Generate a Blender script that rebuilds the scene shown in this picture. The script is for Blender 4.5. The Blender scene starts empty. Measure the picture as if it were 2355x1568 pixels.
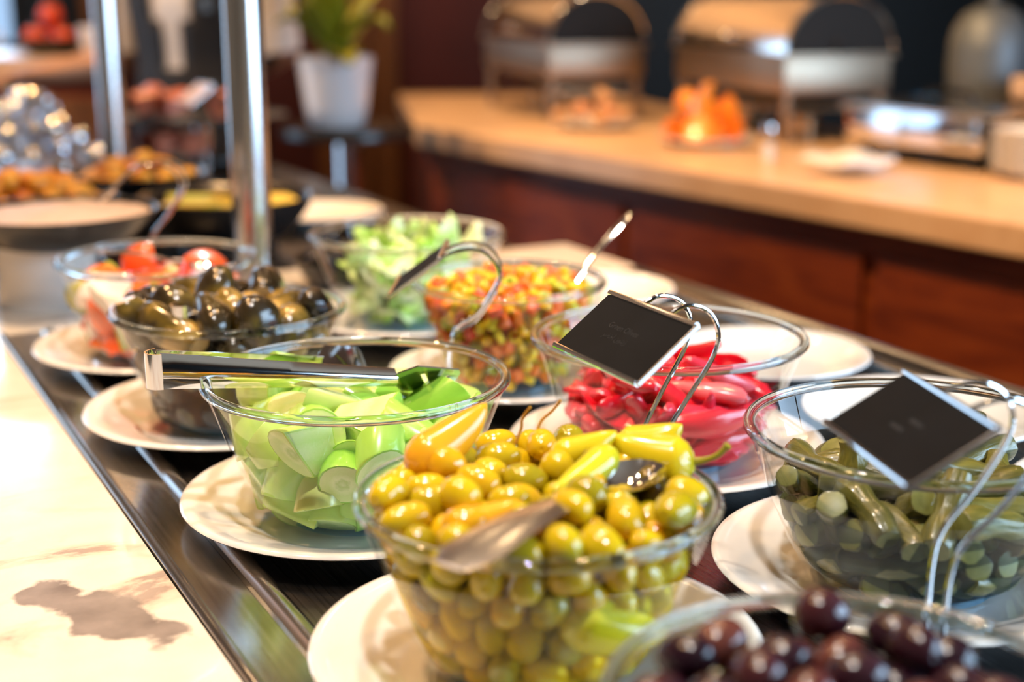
import bpy, bmesh, math, random
from math import sin, cos, pi, radians
from mathutils import Vector, Matrix, Euler

# ------------------------------------------------------------------ camera, world, light, exposure
scene = bpy.context.scene
col = scene.collection
cam_d = bpy.data.cameras.new('camera')
cam_d.lens = 50.0
cam_d.sensor_width = 36.0
cam_d.clip_start = 0.02
cam_d.dof.use_dof = True
cam_d.dof.focus_distance = 0.965
cam_d.dof.aperture_fstop = 3.1
cam = bpy.data.objects.new('camera', cam_d)
cam.location = (0, 0, 0.39)
cam.rotation_euler = (radians(90 - 14.2), 0, 0)
col.objects.link(cam)
scene.camera = cam

world = bpy.data.worlds.new('daylight')
scene.world = world
world.use_nodes = True
bg = world.node_tree.nodes['Background']
bg.inputs[0].default_value = (0.50, 0.72, 1.0, 1)
bg.inputs[1].default_value = 1.0

def area(name, loc, target, sx, sy, energy, color):
    d = bpy.data.lights.new(name, 'AREA')
    d.shape = 'RECTANGLE'; d.size = sx; d.size_y = sy
    d.energy = energy; d.color = color
    o = bpy.data.objects.new(name, d); col.objects.link(o)
    o.location = loc
    o.rotation_euler = (Vector(target) - Vector(loc)).to_track_quat('-Z', 'Y').to_euler()
    return o

DAY = (0.56, 0.78, 1.0)
# daylight entering at the real window openings of the room (right-hand wall and far left wall)
area('window_daylight', (2.66, 0.30, 0.65), (0.0, 0.65, 0.25), 2.6, 1.4, 140, DAY)
area('window_daylight', (-2.30, 6.32, 0.92), (-0.2, 1.2, 0.1), 0.38, 1.6, 14, DAY)
area('window_daylight', (-2.67, 3.70, 0.15), (-0.2, 2.6, 0.1), 1.35, 1.9, 16, DAY)
WARM = (1.0, 0.57, 0.25)

scene.view_settings.view_transform = 'Standard'
scene.view_settings.look = 'None'
scene.view_settings.gamma = 1.0
scene.view_settings.use_curve_mapping = False
scene.view_settings.exposure = 0.06
scene.cycles.transparent_max_bounces = 24
scene.cycles.max_bounces = 7
scene.cycles.diffuse_bounces = 3
scene.cycles.glossy_bounces = 4
scene.cycles.transmission_bounces = 6
scene.cycles.adaptive_threshold = 0.06
scene.cycles.sample_clamp_indirect = 6.0
scene.cycles.caustics_reflective = False
scene.cycles.caustics_refractive = False

# ------------------------------------------------------------------ counter frame: s runs along the counter, t across it
ANG = radians(27.55)
E1 = Vector((-sin(ANG), cos(ANG), 0)); E2 = Vector((cos(ANG), sin(ANG), 0))
def S(s, t, z=0.0): return E1 * s + E2 * t + Vector((0, 0, z))

# ------------------------------------------------------------------ helpers
rnd = random.Random(7)

class MB:
    """Collects vertices and faces; build() links them as one mesh object."""
    def __init__(self): self.v = []; self.f = []; self.m = []
    def add(self, vs, fs, mi=0):
        b = len(self.v); self.v += [tuple(x) for x in vs]
        for f in fs: self.f.append(tuple(b + i for i in f)); self.m.append(mi)
        return self
    def box(self, c, d, mi=0, rot=None):
        x, y, z = d[0]/2, d[1]/2, d[2]/2
        vs = [Vector((sx*x, sy*y, sz*z)) for sx in (-1, 1) for sy in (-1, 1) for sz in (-1, 1)]
        if rot: vs = [rot @ q for q in vs]
        vs = [q + Vector(c) for q in vs]
        return self.add(vs, [(0,1,3,2),(4,6,7,5),(0,4,5,1),(2,3,7,6),(0,2,6,4),(1,5,7,3)], mi)
    def lathe(self, prof, n=48, mi=0, closed=False, sx=1.0, sy=1.0, c=(0,0,0)):
        """prof: list of (r, z). r==0 makes a pole."""
        rows = []
        for r, z in prof:
            if r < 1e-7:
                self.v.append((c[0], c[1], c[2]+z)); rows.append([len(self.v)-1])
            else:
                b = len(self.v)
                for i in range(n):
                    a = 2*pi*i/n; self.v.append((c[0]+r*sx*cos(a), c[1]+r*sy*sin(a), c[2]+z))
                rows.append(list(range(b, b+n)))
        pairs = list(zip(rows, rows[1:])) + ([(rows[-1], rows[0])] if closed else [])
        for a, b in pairs:
            for i in range(n):
                j = (i+1) % n
                if len(a) == 1 and len(b) == 1: continue
                if len(a) == 1: f = (a[0], b[j], b[i])
                elif len(b) == 1: f = (a[i], a[j], b[0])
                else: f = (a[i], a[j], b[j], b[i])
                self.f.append(f); self.m.append(mi)
        return self
    def tube(self, pts, r, n=10, mi=0, caps=True, flat=None, up=Vector((0,0,1))):
        """sweep along pts; r a number or list; flat: (width, thickness) pairs for a rectangular strap"""
        pts = [Vector(p) for p in pts]; k = len(pts); rows = []
        prev = None
        for i, p in enumerate(pts):
            tg = (pts[min(i+1, k-1)] - pts[max(i-1, 0)]).normalized()
            if prev is None:
                u = up if abs(tg.dot(up)) < 0.98 else Vector((1, 0, 0))
                nx = tg.cross(u).normalized()
            else:
                nx = (prev - tg*prev.dot(tg)).normalized()
            prev = nx; ny = nx.cross(tg).normalized()
            b = len(self.v)
            if flat:
                w, th = flat[i] if isinstance(flat, list) else flat
                q = [(-w/2, -th/2), (w/2, -th/2), (w/2, th/2), (-w/2, th/2)]
                for a, c_ in q: self.v.append(tuple(p + ny*a + nx*c_))
                rows.append(list(range(b, b+4)))
            else:
                rr = r[i] if isinstance(r, (list, tuple)) else r
                for j in range(n):
                    a = 2*pi*j/n; self.v.append(tuple(p + nx*rr*cos(a) + ny*rr*sin(a)))
                rows.append(list(range(b, b+n)))
        m = len(rows[0])
        for a, b in zip(rows, rows[1:]):
            for i in range(m):
                j = (i+1) % m; self.f.append((a[i], b[i], b[j], a[j])); self.m.append(mi)
        if caps:
            self.f.append(tuple(rows[0])); self.m.append(mi)
            self.f.append(tuple(reversed(rows[-1]))); self.m.append(mi)
        return self
    def ell(self, c, r, n=16, k=9, mi=0, rot=None):
        prof = [(0, -1)] + [(cos(-pi/2 + pi*i/k), sin(-pi/2 + pi*i/k)) for i in range(1, k)] + [(0, 1)]
        b = len(self.v); self.lathe(prof, n, mi)
        for i in range(b, len(self.v)):
            q = Vector((self.v[i][0]*r[0], self.v[i][1]*r[1], self.v[i][2]*r[2]))
            if rot: q = rot @ q
            self.v[i] = tuple(q + Vector(c))
        return self
    def prism(self, poly, z0, z1, mi=0):
        n = len(poly)
        vs = [(x, y, z0) for x, y in poly] + [(x, y, z1) for x, y in poly]
        fs = [tuple(reversed(range(n))), tuple(range(n, 2*n))] + [(i, (i+1) % n, n+(i+1) % n, n+i) for i in range(n)]
        return self.add(vs, fs, mi)
    def mesh(self, name, mats, smooth=True, angle=35, bevel=0.0):
        me = bpy.data.meshes.new(name)
        me.from_pydata(self.v, [], self.f)
        for i, m in enumerate(self.m): me.polygons[i].material_index = m
        for m in (mats if isinstance(mats, (list, tuple)) else [mats]): me.materials.append(m)
        bm = bmesh.new(); bm.from_mesh(me)
        bmesh.ops.recalc_face_normals(bm, faces=bm.faces)
        if bevel:
            es = [e for e in bm.edges if len(e.link_faces) == 2 and e.calc_face_angle(0) > radians(30)]
            bmesh.ops.bevel(bm, geom=es, offset=bevel, segments=2, affect='EDGES', profile=0.6, clamp_overlap=True)
        if smooth:
            for f in bm.faces: f.smooth = True
            for e in bm.edges:
                if len(e.link_faces) == 2 and e.calc_face_angle(0) > radians(angle): e.smooth = False
        bm.to_mesh(me); bm.free()
        return me
    def build(self, name, mats, parent=None, loc=None, rot=None, **kw):
        o = bpy.data.objects.new(name, self.mesh(name, mats, **kw)); col.objects.link(o)
        if parent: o.parent = parent
        if loc is not None: o.location = loc
        if rot is not None: o.rotation_euler = rot
        return o

def tag(o, label=None, cat=None, group=None, kind=None):
    if label: o['label'] = label
    if cat: o['category'] = cat
    if group: o['group'] = group
    if kind: o['kind'] = kind
    return o
def empty(name, loc=(0,0,0), rz=0.0, label=None, cat=None, group=None):
    o = bpy.data.objects.new(name, None); o.empty_display_size = 0.02; col.objects.link(o)
    o.location = loc; o.rotation_euler = (0, 0, rz)
    return tag(o, label, cat, group)
def inst(name, me, parent=None, loc=(0,0,0), rot=(0,0,0), scale=(1,1,1)):
    o = bpy.data.objects.new(name, me); col.objects.link(o)
    if parent: o.parent = parent
    o.location = loc; o.rotation_euler = rot; o.scale = scale
    return o
def struct(o): o['kind'] = 'structure'; return o
def smooth_path(pts, n=6):
    """Catmull-Rom through pts"""
    P = [Vector(p) for p in pts]; P = [2*P[0]-P[1]] + P + [2*P[-1]-P[-2]]; out = []
    for i in range(1, len(P)-2):
        for k in range(n):
            t = k/n; a, b, c, d = P[i-1], P[i], P[i+1], P[i+2]
            out.append(0.5*((2*b) + (c-a)*t + (2*a-5*b+4*c-d)*t*t + (3*b-a-3*c+d)*t**3))
    out.append(P[-2]); return out

# ------------------------------------------------------------------ materials
def nodes_of(name):
    m = bpy.data.materials.new(name); m.use_nodes = True
    nt = m.node_tree; return m, nt, nt.nodes['Principled BSDF']
def setp(b, rough=None, metal=None, spec=None, sss=None, coat=None, trans=None, ior=None):
    if rough is not None: b.inputs['Roughness'].default_value = rough
    if metal is not None: b.inputs['Metallic'].default_value = metal
    if spec is not None: b.inputs['Specular IOR Level'].default_value = spec
    if sss: b.inputs['Subsurface Weight'].default_value = sss[0]; b.inputs['Subsurface Radius'].default_value = (sss[1],)*3; b.inputs['Subsurface Scale'].default_value = 1.0
    if coat: b.inputs['Coat Weight'].default_value = coat; b.inputs['Coat Roughness'].default_value = 0.05
    if trans is not None: b.inputs['Transmission Weight'].default_value = trans
    if ior: b.inputs['IOR'].default_value = ior
def ramp(nt, stops, interp='LINEAR'):
    r = nt.nodes.new('ShaderNodeValToRGB'); r.color_ramp.interpolation = interp
    while len(r.color_ramp.elements) < len(stops): r.color_ramp.elements.new(0.5)
    for e, (p, c) in zip(r.color_ramp.elements, stops): e.position = p; e.color = (*c, 1)
    return r
def plain(name, c, rough=0.5, **kw):
    m, nt, b = nodes_of(name); b.inputs['Base Color'].default_value = (*c, 1); setp(b, rough, **kw)
    return m
def noisy(name, stops, scale=30, rough=0.5, detail=3, bump=0.0, stretch=(1,1,1), rand=0.0, dist=0.0, **kw):
    """colour from object-space noise, optionally offset per object"""
    m, nt, b = nodes_of(name); N = nt.nodes.new; L = nt.links.new
    tc = N('ShaderNodeTexCoord'); mp = N('ShaderNodeMapping'); mp.inputs['Scale'].default_value = stretch
    L(tc.outputs['Object'], mp.inputs['Vector'])
    nz = N('ShaderNodeTexNoise'); nz.inputs['Scale'].default_value = scale; nz.inputs['Detail'].default_value = detail
    nz.inputs['Distortion'].default_value = dist
    L(mp.outputs[0], nz.inputs['Vector'])
    fac = nz.outputs['Fac']
    if rand:
        oi = N('ShaderNodeObjectInfo'); a = N('ShaderNodeMath'); a.operation = 'MULTIPLY_ADD'
        L(oi.outputs['Random'], a.inputs[0]); a.inputs[1].default_value = rand; a.inputs[2].default_value = -rand/2
        s = N('ShaderNodeMath'); s.operation = 'ADD'; L(fac, s.inputs[0]); L(a.outputs[0], s.inputs[1]); fac = s.outputs[0]
        nz.noise_dimensions = '4D'; w = N('ShaderNodeMath'); w.operation = 'MULTIPLY'; w.inputs[1].default_value = 37.0
        L(oi.outputs['Random'], w.inputs[0]); L(w.outputs[0], nz.inputs['W'])
    r = ramp(nt, stops); L(fac, r.inputs[0]); L(r.outputs[0], b.inputs['Base Color'])
    if bump:
        bp = N('ShaderNodeBump'); bp.inputs['Strength'].default_value = bump; bp.inputs['Distance'].default_value = 0.002
        L(nz.outputs['Fac'], bp.inputs['Height']); L(bp.outputs[0], b.inputs['Normal'])
    setp(b, rough, **kw)
    return m

M = {}
M['steel'] = plain('polished_steel', (0.56, 0.55, 0.55), 0.19, metal=1.0)
M['chrome'] = plain('chrome', (0.74, 0.75, 0.77), 0.07, metal=1.0)
M['satin'] = plain('satin_steel', (0.72, 0.72, 0.74), 0.22, metal=1.0)
M['china'] = plain('white_china', (0.84, 0.83, 0.82), 0.12, coat=0.5)
M['black'] = noisy('black_enamel', [(0.3, (0.008, 0.008, 0.009)), (0.7, (0.016, 0.015, 0.015))], 40, 0.25)
M['blackmat'] = plain('matt_black', (0.012, 0.011, 0.011), 0.5)
# brushed steel of the cold well: fine streaks along the counter
def brushed(name, c0, c1, r0, r1):
    m, nt, b = nodes_of(name); N = nt.nodes.new; L = nt.links.new
    tc = N('ShaderNodeTexCoord'); mp = N('ShaderNodeMapping'); mp.inputs['Scale'].default_value = (260, 3, 260)
    L(tc.outputs['Object'], mp.inputs['Vector'])
    nz = N('ShaderNodeTexNoise'); nz.inputs['Scale'].default_value = 1.5; nz.inputs['Detail'].default_value = 4
    L(mp.outputs[0], nz.inputs['Vector'])
    r = ramp(nt, [(0.3, c0), (0.7, c1)]); L(nz.outputs['Fac'], r.inputs[0]); L(r.outputs[0], b.inputs['Base Color'])
    mr = N('ShaderNodeMapRange'); mr.inputs['To Min'].default_value = r0; mr.inputs['To Max'].default_value = r1
    L(nz.outputs['Fac'], mr.inputs['Value']); L(mr.outputs[0], b.inputs['Roughness'])
    setp(b, metal=1.0)
    return m
M['well'] = brushed('brushed_well_steel', (0.20, 0.19, 0.18), (0.27, 0.25, 0.24), 0.22, 0.34)
M['strip'] = brushed('brushed_rim_steel', (0.50, 0.47, 0.44), (0.62, 0.58, 0.54), 0.12, 0.24)

def marble_mat():
    m, nt, b = nodes_of('veined_marble'); N = nt.nodes.new; L = nt.links.new
    tc = N('ShaderNodeTexCoord')
    n1 = N('ShaderNodeTexNoise'); n1.inputs['Scale'].default_value = 4.2; n1.inputs['Detail'].default_value = 9; n1.inputs['Roughness'].default_value = 0.62; n1.inputs['Distortion'].default_value = 0.6
    mp = N('ShaderNodeMapping'); mp.inputs['Rotation'].default_value = (0, 0, 0.5); mp.inputs['Scale'].default_value = (1.0, 2.3, 1.0); mp.inputs['Location'].default_value = (0.37, 0.1, 0)
    L(tc.outputs['Object'], mp.inputs['Vector']); L(mp.outputs[0], n1.inputs['Vector'])
    r1 = ramp(nt, [(0.0, (0.86, 0.82, 0.76)), (0.53, (0.86, 0.80, 0.72)), (0.60, (0.74, 0.62, 0.52)), (0.635, (0.42, 0.34, 0.30)), (0.72, (0.46, 0.40, 0.37)), (0.8, (0.62, 0.56, 0.52))])
    L(n1.outputs['Fac'], r1.inputs[0])
    n2 = N('ShaderNodeTexNoise'); n2.inputs['Scale'].default_value = 22; n2.inputs['Detail'].default_value = 6
    L(tc.outputs['Object'], n2.inputs['Vector'])
    r2 = ramp(nt, [(0.35, (0.93, 0.90, 0.88)), (0.65, (1.0, 1.0, 1.0))]); L(n2.outputs['Fac'], r2.inputs[0])
    mx = N('ShaderNodeMix'); mx.data_type = 'RGBA'; mx.blend_type = 'MULTIPLY'; mx.inputs['Factor'].default_value = 1
    L(r1.outputs[0], mx.inputs['A']); L(r2.outputs[0], mx.inputs['B']); 
    # one large smoky grey inclusion in the stone
    sp = N('ShaderNodeMapping'); sp.vector_type = 'TEXTURE'; sp.inputs['Location'].default_value = (0.152, 0.848, 0); sp.inputs['Rotation'].default_value = (0, 0, 0.42); sp.inputs['Scale'].default_value = (0.030, 0.078, 0.1)
    nd = N('ShaderNodeTexNoise'); nd.inputs['Scale'].default_value = 24; nd.inputs['Detail'].default_value = 7; L(tc.outputs['Object'], nd.inputs['Vector'])
    L(tc.outputs['Object'], sp.inputs['Vector']); ln = N('ShaderNodeVectorMath'); ln.operation = 'LENGTH'; L(sp.outputs[0], ln.inputs[0])
    ad = N('ShaderNodeMath'); ad.operation = 'MULTIPLY_ADD'; L(nd.outputs['Fac'], ad.inputs[0]); ad.inputs[1].default_value = 1.9; L(ln.outputs['Value'], ad.inputs[2])
    rb_ = ramp(nt, [(0.0, (1, 1, 1)), (0.82, (1, 1, 1)), (0.90, (0, 0, 0))]); dv = N('ShaderNodeMath'); dv.operation = 'MULTIPLY'; dv.inputs[1].default_value = 0.5; L(ad.outputs[0], dv.inputs[0]); L(dv.outputs[0], rb_.inputs[0])
    gm = ramp(nt, [(0.3, (0.17, 0.14, 0.13)), (0.7, (0.36, 0.31, 0.29))]); L(n2.outputs['Fac'], gm.inputs[0])
    m2 = N('ShaderNodeMix'); m2.data_type = 'RGBA'; L(rb_.outputs[0], m2.inputs['Factor']); L(mx.outputs['Result'], m2.inputs['A']); L(gm.outputs[0], m2.inputs['B'])
    L(m2.outputs['Result'], b.inputs['Base Color'])
    setp(b, 0.16, coat=0.3)
    return m
M['marble'] = marble_mat()
M['cream_marble'] = noisy('cream_marble', [(0.3, (0.66, 0.43, 0.25)), (0.6, (0.73, 0.51, 0.32)), (0.75, (0.55, 0.34, 0.19))], 9, 0.3, 6)
M['mahogany'] = noisy('mahogany', [(0.25, (0.085, 0.014, 0.006)), (0.55, (0.20, 0.040, 0.011)), (0.8, (0.30, 0.080, 0.018))], 3.0, 0.5, 6, stretch=(1, 1, 7), dist=1.2, spec=0.25)
M['brownwood'] = noisy('brown_wood', [(0.25, (0.09, 0.032, 0.010)), (0.6, (0.19, 0.075, 0.022)), (0.85, (0.26, 0.11, 0.03))], 3.0, 0.4, 5, stretch=(6, 6, 0.6), dist=0.8)
M['redwall'] = noisy('dark_red_wall', [(0.3, (0.055, 0.006, 0.005)), (0.7, (0.085, 0.010, 0.007))], 3, 0.6)
M['navywall'] = noisy('dark_navy_wall', [(0.3, (0.006, 0.010, 0.016)), (0.7, (0.010, 0.018, 0.027))], 2, 0.5)
M['floor'] = noisy('dark_floor', [(0.3, (0.05, 0.02, 0.012)), (0.7, (0.09, 0.04, 0.02))], 5, 0.35)
M['ceiling'] = noisy('warm_ceiling', [(0.3, (0.26, 0.17, 0.10)), (0.7, (0.31, 0.21, 0.13))], 2, 0.8)
M['plaster'] = noisy('warm_plaster', [(0.3, (0.38, 0.26, 0.16)), (0.7, (0.46, 0.32, 0.2))], 3, 0.8)

def thin_glass(name, tint, f0=0.028, rough=0.01, gl=(1,1,1)):
    """clear sheet: light and shadow rays pass straight, mirror share rises towards grazing"""
    m, nt, b = nodes_of(name); N = nt.nodes.new; L = nt.links.new; nt.nodes.remove(b)
    lw = N('ShaderNodeLayerWeight'); lw.inputs['Blend'].default_value = 0.5
    pw = N('ShaderNodeMath'); pw.operation = 'POWER'; pw.inputs[1].default_value = 4.0; L(lw.outputs['Facing'], pw.inputs[0])
    mr = N('ShaderNodeMapRange'); mr.inputs['To Min'].default_value = f0; mr.inputs['To Max'].default_value = 0.75; L(pw.outputs[0], mr.inputs['Value'])
    tr = N('ShaderNodeBsdfTransparent'); tr.inputs[0].default_value = (*tint, 1)
    gb = N('ShaderNodeBsdfGlossy'); gb.inputs['Roughness'].default_value = rough; gb.inputs[0].default_value = (*gl, 1)
    ge = N('ShaderNodeNewGeometry'); om = N('ShaderNodeMath'); om.operation = 'SUBTRACT'; om.inputs[0].default_value = 1.0; L(ge.outputs['Backfacing'], om.inputs[1])
    fm = N('ShaderNodeMath'); fm.operation = 'MULTIPLY'; L(mr.outputs[0], fm.inputs[0]); L(om.outputs[0], fm.inputs[1])      # one mirror image per wall, at its outer face
    mx = N('ShaderNodeMixShader'); L(fm.outputs[0], mx.inputs[0]); L(tr.outputs[0], mx.inputs[1]); L(gb.outputs[0], mx.inputs[2])
    L(mx.outputs[0], nt.nodes['Material Output'].inputs['Surface'])
    return m
def cloudy(name, tint, body, share, rough=0.05, sheen=True):
    """brine: tinted see-through with a little cloudy scatter and a wet sheen"""
    m, nt, b = nodes_of(name); N = nt.nodes.new; L = nt.links.new; nt.nodes.remove(b)
    tr = N('ShaderNodeBsdfTransparent'); tr.inputs[0].default_value = (*tint, 1)
    df = N('ShaderNodeBsdfTranslucent'); df.inputs[0].default_value = (*body, 1)
    d2 = N('ShaderNodeBsdfDiffuse'); d2.inputs[0].default_value = (*body, 1)
    m0 = N('ShaderNodeMixShader'); m0.inputs[0].default_value = 0.5; L(df.outputs[0], m0.inputs[1]); L(d2.outputs[0], m0.inputs[2])
    m1 = N('ShaderNodeMixShader'); m1.inputs[0].default_value = share; L(tr.outputs[0], m1.inputs[1]); L(m0.outputs[0], m1.inputs[2])
    if not sheen:
        L(m1.outputs[0], nt.nodes['Material Output'].inputs['Surface']); return m
    gb = N('ShaderNodeBsdfGlossy'); gb.inputs['Roughness'].default_value = rough
    lw = N('ShaderNodeLayerWeight'); lw.inputs['Blend'].default_value = 0.5
    pw = N('ShaderNodeMath'); pw.operation = 'POWER'; pw.inputs[1].default_value = 5.0; L(lw.outputs['Facing'], pw.inputs[0])
    mr = N('ShaderNodeMapRange'); mr.inputs['To Min'].default_value = 0.02; mr.inputs['To Max'].default_value = 0.5; L(pw.outputs[0], mr.inputs['Value'])
    m2 = N('ShaderNodeMixShader'); L(mr.outputs[0], m2.inputs[0]); L(m1.outputs[0], m2.inputs[1]); L(gb.outputs[0], m2.inputs[2])
    L(m2.outputs[0], nt.nodes['Material Output'].inputs['Surface'])
    return m
M['glass'] = thin_glass('clear_bowl_glass', (0.965, 0.985, 0.985))
def solid_glass(name, c):
    m, nt, b = nodes_of(name); b.inputs['Base Color'].default_value = (*c, 1)
    setp(b, 0.0, trans=1.0, ior=1.47); return m
M['rimglass'] = solid_glass('thick_rim_glass', (0.86, 0.95, 0.98))
M['footglass'] = thin_glass('sky_reflection_foot_glass', (0.48, 0.80, 0.95), 0.08, 0.03, (0.6, 0.85, 1.0))  # blue tint stands in for the sky reflected in the foot
def emit(name, c, s):
    m, nt, b = nodes_of(name); b.inputs['Base Color'].default_value = (*c, 1)
    b.inputs['Emission Color'].default_value = (*c, 1); b.inputs['Emission Strength'].default_value = s
    return m
# ------------------------------------------------------------------ room shell
X0, X1, Y0, Y1, Z0, Z1 = -2.6, 2.6, -2.0, 6.2, -0.9, 1.9
def wall_box(name, lo, hi, mat, parent=None):
    c = [(a+b)/2 for a, b in zip(lo, hi)]; d = [b-a for a, b in zip(lo, hi)]
    o = MB().box((0, 0, 0), d).build(name, mat, parent, loc=c, smooth=False)
    return o if parent else struct(o)
wall_box('floor', (X0, Y0, Z0-0.1), (X1, Y1, Z0), M['floor'])
wall_box('ceiling', (X0, Y0, Z1), (X1, Y1, Z1+0.1), M['ceiling'])
wl = MB()
for lo, hi in (((X0-0.1, Y0, Z0), (X0, 3.0, Z1)), ((X0-0.1, 4.4, Z0), (X0, Y1, Z1)), ((X0-0.1, 3.0, 1.15), (X0, 4.4, Z1)), ((X0-0.1, 3.0, Z0), (X0, 4.4, -0.85))):
    wl.box([(a+b)/2 for a, b in zip(lo, hi)], [b-a for a, b in zip(lo, hi)])
struct(wl.build('wall_left', M['plaster'], smooth=False))
wall_box('wall_front', (X0, Y0-0.1, Z0), (X1, Y0, Z1), M['plaster'])
# right wall with a wide window opening beside the counter
wr = MB()
for lo, hi in (((X1, Y0, Z0), (X1+0.1, -1.1, Z1)), ((X1, 1.7, Z0), (X1+0.1, Y1, Z1)), ((X1, -1.1, Z0), (X1+0.1, 1.7, -0.1)), ((X1, -1.1, 1.4), (X1+0.1, 1.7, Z1))):
    wr.box([(a+b)/2 for a, b in zip(lo, hi)], [b-a for a, b in zip(lo, hi)])
struct(wr.build('wall_right', M['navywall'], smooth=False))
# back wall with a narrow window at its left end
wb = MB()
for lo, hi in (((X0, Y1, Z0), (-2.5, Y1+0.1, Z1)), ((-2.10, Y1, Z0), (X1, Y1+0.1, Z1)), ((-2.5, Y1, Z0), (-2.10, Y1+0.1, 0.1)), ((-2.5, Y1, 1.75), (-2.10, Y1+0.1, Z1))):
    wb.box([(a+b)/2 for a, b in zip(lo, hi)], [b-a for a, b in zip(lo, hi)])
struct(wb.build('wall_back', M['navywall'], smooth=False))
M['frame'] = plain('dark_window_frame', (0.03, 0.025, 0.022), 0.4)
M['pane'] = thin_glass('window_pane', (0.95, 0.97, 1.0), 0.03)
def window(name, lo, hi, axis, nm):
    """frame and panes in a wall opening; axis 0: opening runs along y, 1: along x"""
    fr = MB(); a = 1 - axis if axis else 1
    a = 0 if axis == 1 else 1
    L = hi[a]-lo[a]; H = hi[2]-lo[2]; c = [(p+q)/2 for p, q in zip(lo, hi)]
    def bar(pa, pz, da, dz):
        p = list(c); p[a] = pa; p[2] = pz; d = [0.05, 0.05, 0.05]; d[a] = da; d[2] = dz; fr.box([p[i]-c[i] for i in range(3)], d)
    for k in range(nm+1): bar(lo[a]+0.02+(L-0.04)*k/nm, c[2], 0.04, H)
    for pz in (lo[2]+0.02, hi[2]-0.02): bar(c[a], pz, L, 0.04)
    o = struct(fr.build(name, M['frame'], loc=c, smooth=False))
    for k in range(nm):
        d = [0.006, 0.006, H-0.05]; d[a] = L/nm-0.045; p = [0, 0, 0]; p[a] = lo[a]-c[a]+L*(k+0.5)/nm
        MB().box(p, d).build('pane', M['pane'], o, smooth=False)
    return o
window('window_1', (X1+0.02, -1.1, -0.1), (X1+0.08, 1.7, 1.4), 0, 3)
window('window_3', (X0-0.08, 3.0, -0.85), (X0-0.02, 4.4, 1.15), 0, 2)
window('window_2', (-2.5, Y1+0.02, 0.1), (-2.10, Y1+0.08, 1.75), 1, 1)
# panelling on the back wall: dark red panel and brown timber pilasters, boards with recessed joints
rp = struct(MB().box((0, 0, 0), (0.56, 0.03, 2.8)).build('wall_panel_red', M['redwall'], loc=(-0.20, Y1-0.015, 0.5), smooth=False))
for nm, x, w, n in (('trim_1', -0.66, 0.36, 3), ('trim_2', -1.62, 0.40, 3)):
    base = struct(MB().box((0, 0, 0), (w, 0.03, 2.8)).build(nm, M['mahogany'], loc=(x, Y1-0.02, 0.5), smooth=False))
    bme = MB().box((0, 0, 0), (w/n-0.008, 0.05, 2.78)).mesh('board', M['brownwood'], smooth=False, bevel=0.004)
    for k in range(n): inst('board', bme, base, (-w/2+w*(k+0.5)/n, -0.03, 0))
rp2 = struct(MB().box((0, 0, 0), (0.58, 0.03, 2.8)).build('wall_panel_red', M['redwall'], loc=(-1.13, Y1-0.015, 0.5), smooth=False))

M['frieze'] = noisy('added_reflector_plaster', [(0.3, (0.62, 0.46, 0.30)), (0.7, (0.70, 0.53, 0.36))], 3, 0.8)
struct(MB().box((0, 0, 0), (4.6, 0.05, 1.05)).build('trim_added_reflector', M['frieze'], loc=(0.28, Y1-0.085, 1.355), smooth=False))  # unseen frieze, added to reflect warmly in the lids and rim strip
# ------------------------------------------------------------------ ceiling downlights (each lamp carries its own light)
M['bulb'] = emit('warm_lamp_lens', (1.0, 0.66, 0.34), 55)
def downlight(x, y, target, power, label, spot=75, blend=0.6, color=WARM, r=0.05):
    e = empty('ceiling_downlight', (x, y, Z1), 0, label, 'lamp', 'ceiling downlights')
    MB().lathe([(0.055, 0), (0.075, -0.001), (0.078, -0.010), (0.070, -0.016), (0.055, -0.012), (0.052, 0.0)], 32).build('trim_ring', M['steel'], e)
    MB().lathe([(0, -0.006), (0.04, -0.0058), (0.053, -0.004)], 24).build('lens', M['bulb'], e)
    d = bpy.data.lights.new('downlight_beam', 'SPOT'); d.energy = power; d.color = color; d.spot_size = radians(spot); d.spot_blend = blend; d.shadow_soft_size = r
    o = bpy.data.objects.new('downlight_beam', d); col.objects.link(o); o.location = (x, y, Z1-0.03)
    o.rotation_euler = (Vector(target) - Vector((x, y, Z1))).to_track_quat('-Z', 'Y').to_euler()
    return e
downlight(-0.75, 0.75, (-0.42, 0.88, 0), 72, 'round ceiling downlight above the near marble ledge', 46)
downlight(-0.95, 1.75, (-0.48, 1.45, 0), 100, 'round ceiling downlight above the eggplant and tomato bowls', 52)
downlight(0.30, 1.65, (0.22, 1.2, 0), 26, 'round ceiling downlight above the empty plates', 60)
downlight(0.10, 3.2, (0.55, 3.3, 0), 92, 'round ceiling downlight before the nearer chafing dish', 60)
downlight(-0.25, 4.2, (0.1, 4.3, 0), 110, 'round ceiling downlight before the farther chafing dish', 60)
downlight(1.05, 2.5, (0.95, 2.5, 0), 58, 'round ceiling downlight above the silver dish', 65)
downlight(-1.15, 3.1, (-0.95, 2.9, 0), 110, 'round ceiling downlight above the foil wrapped portions', 65)
downlight(-1.45, 3.45, (-0.95, 4.0, 0.2), 170, 'round ceiling downlight above the standing waiter', 60)

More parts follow.
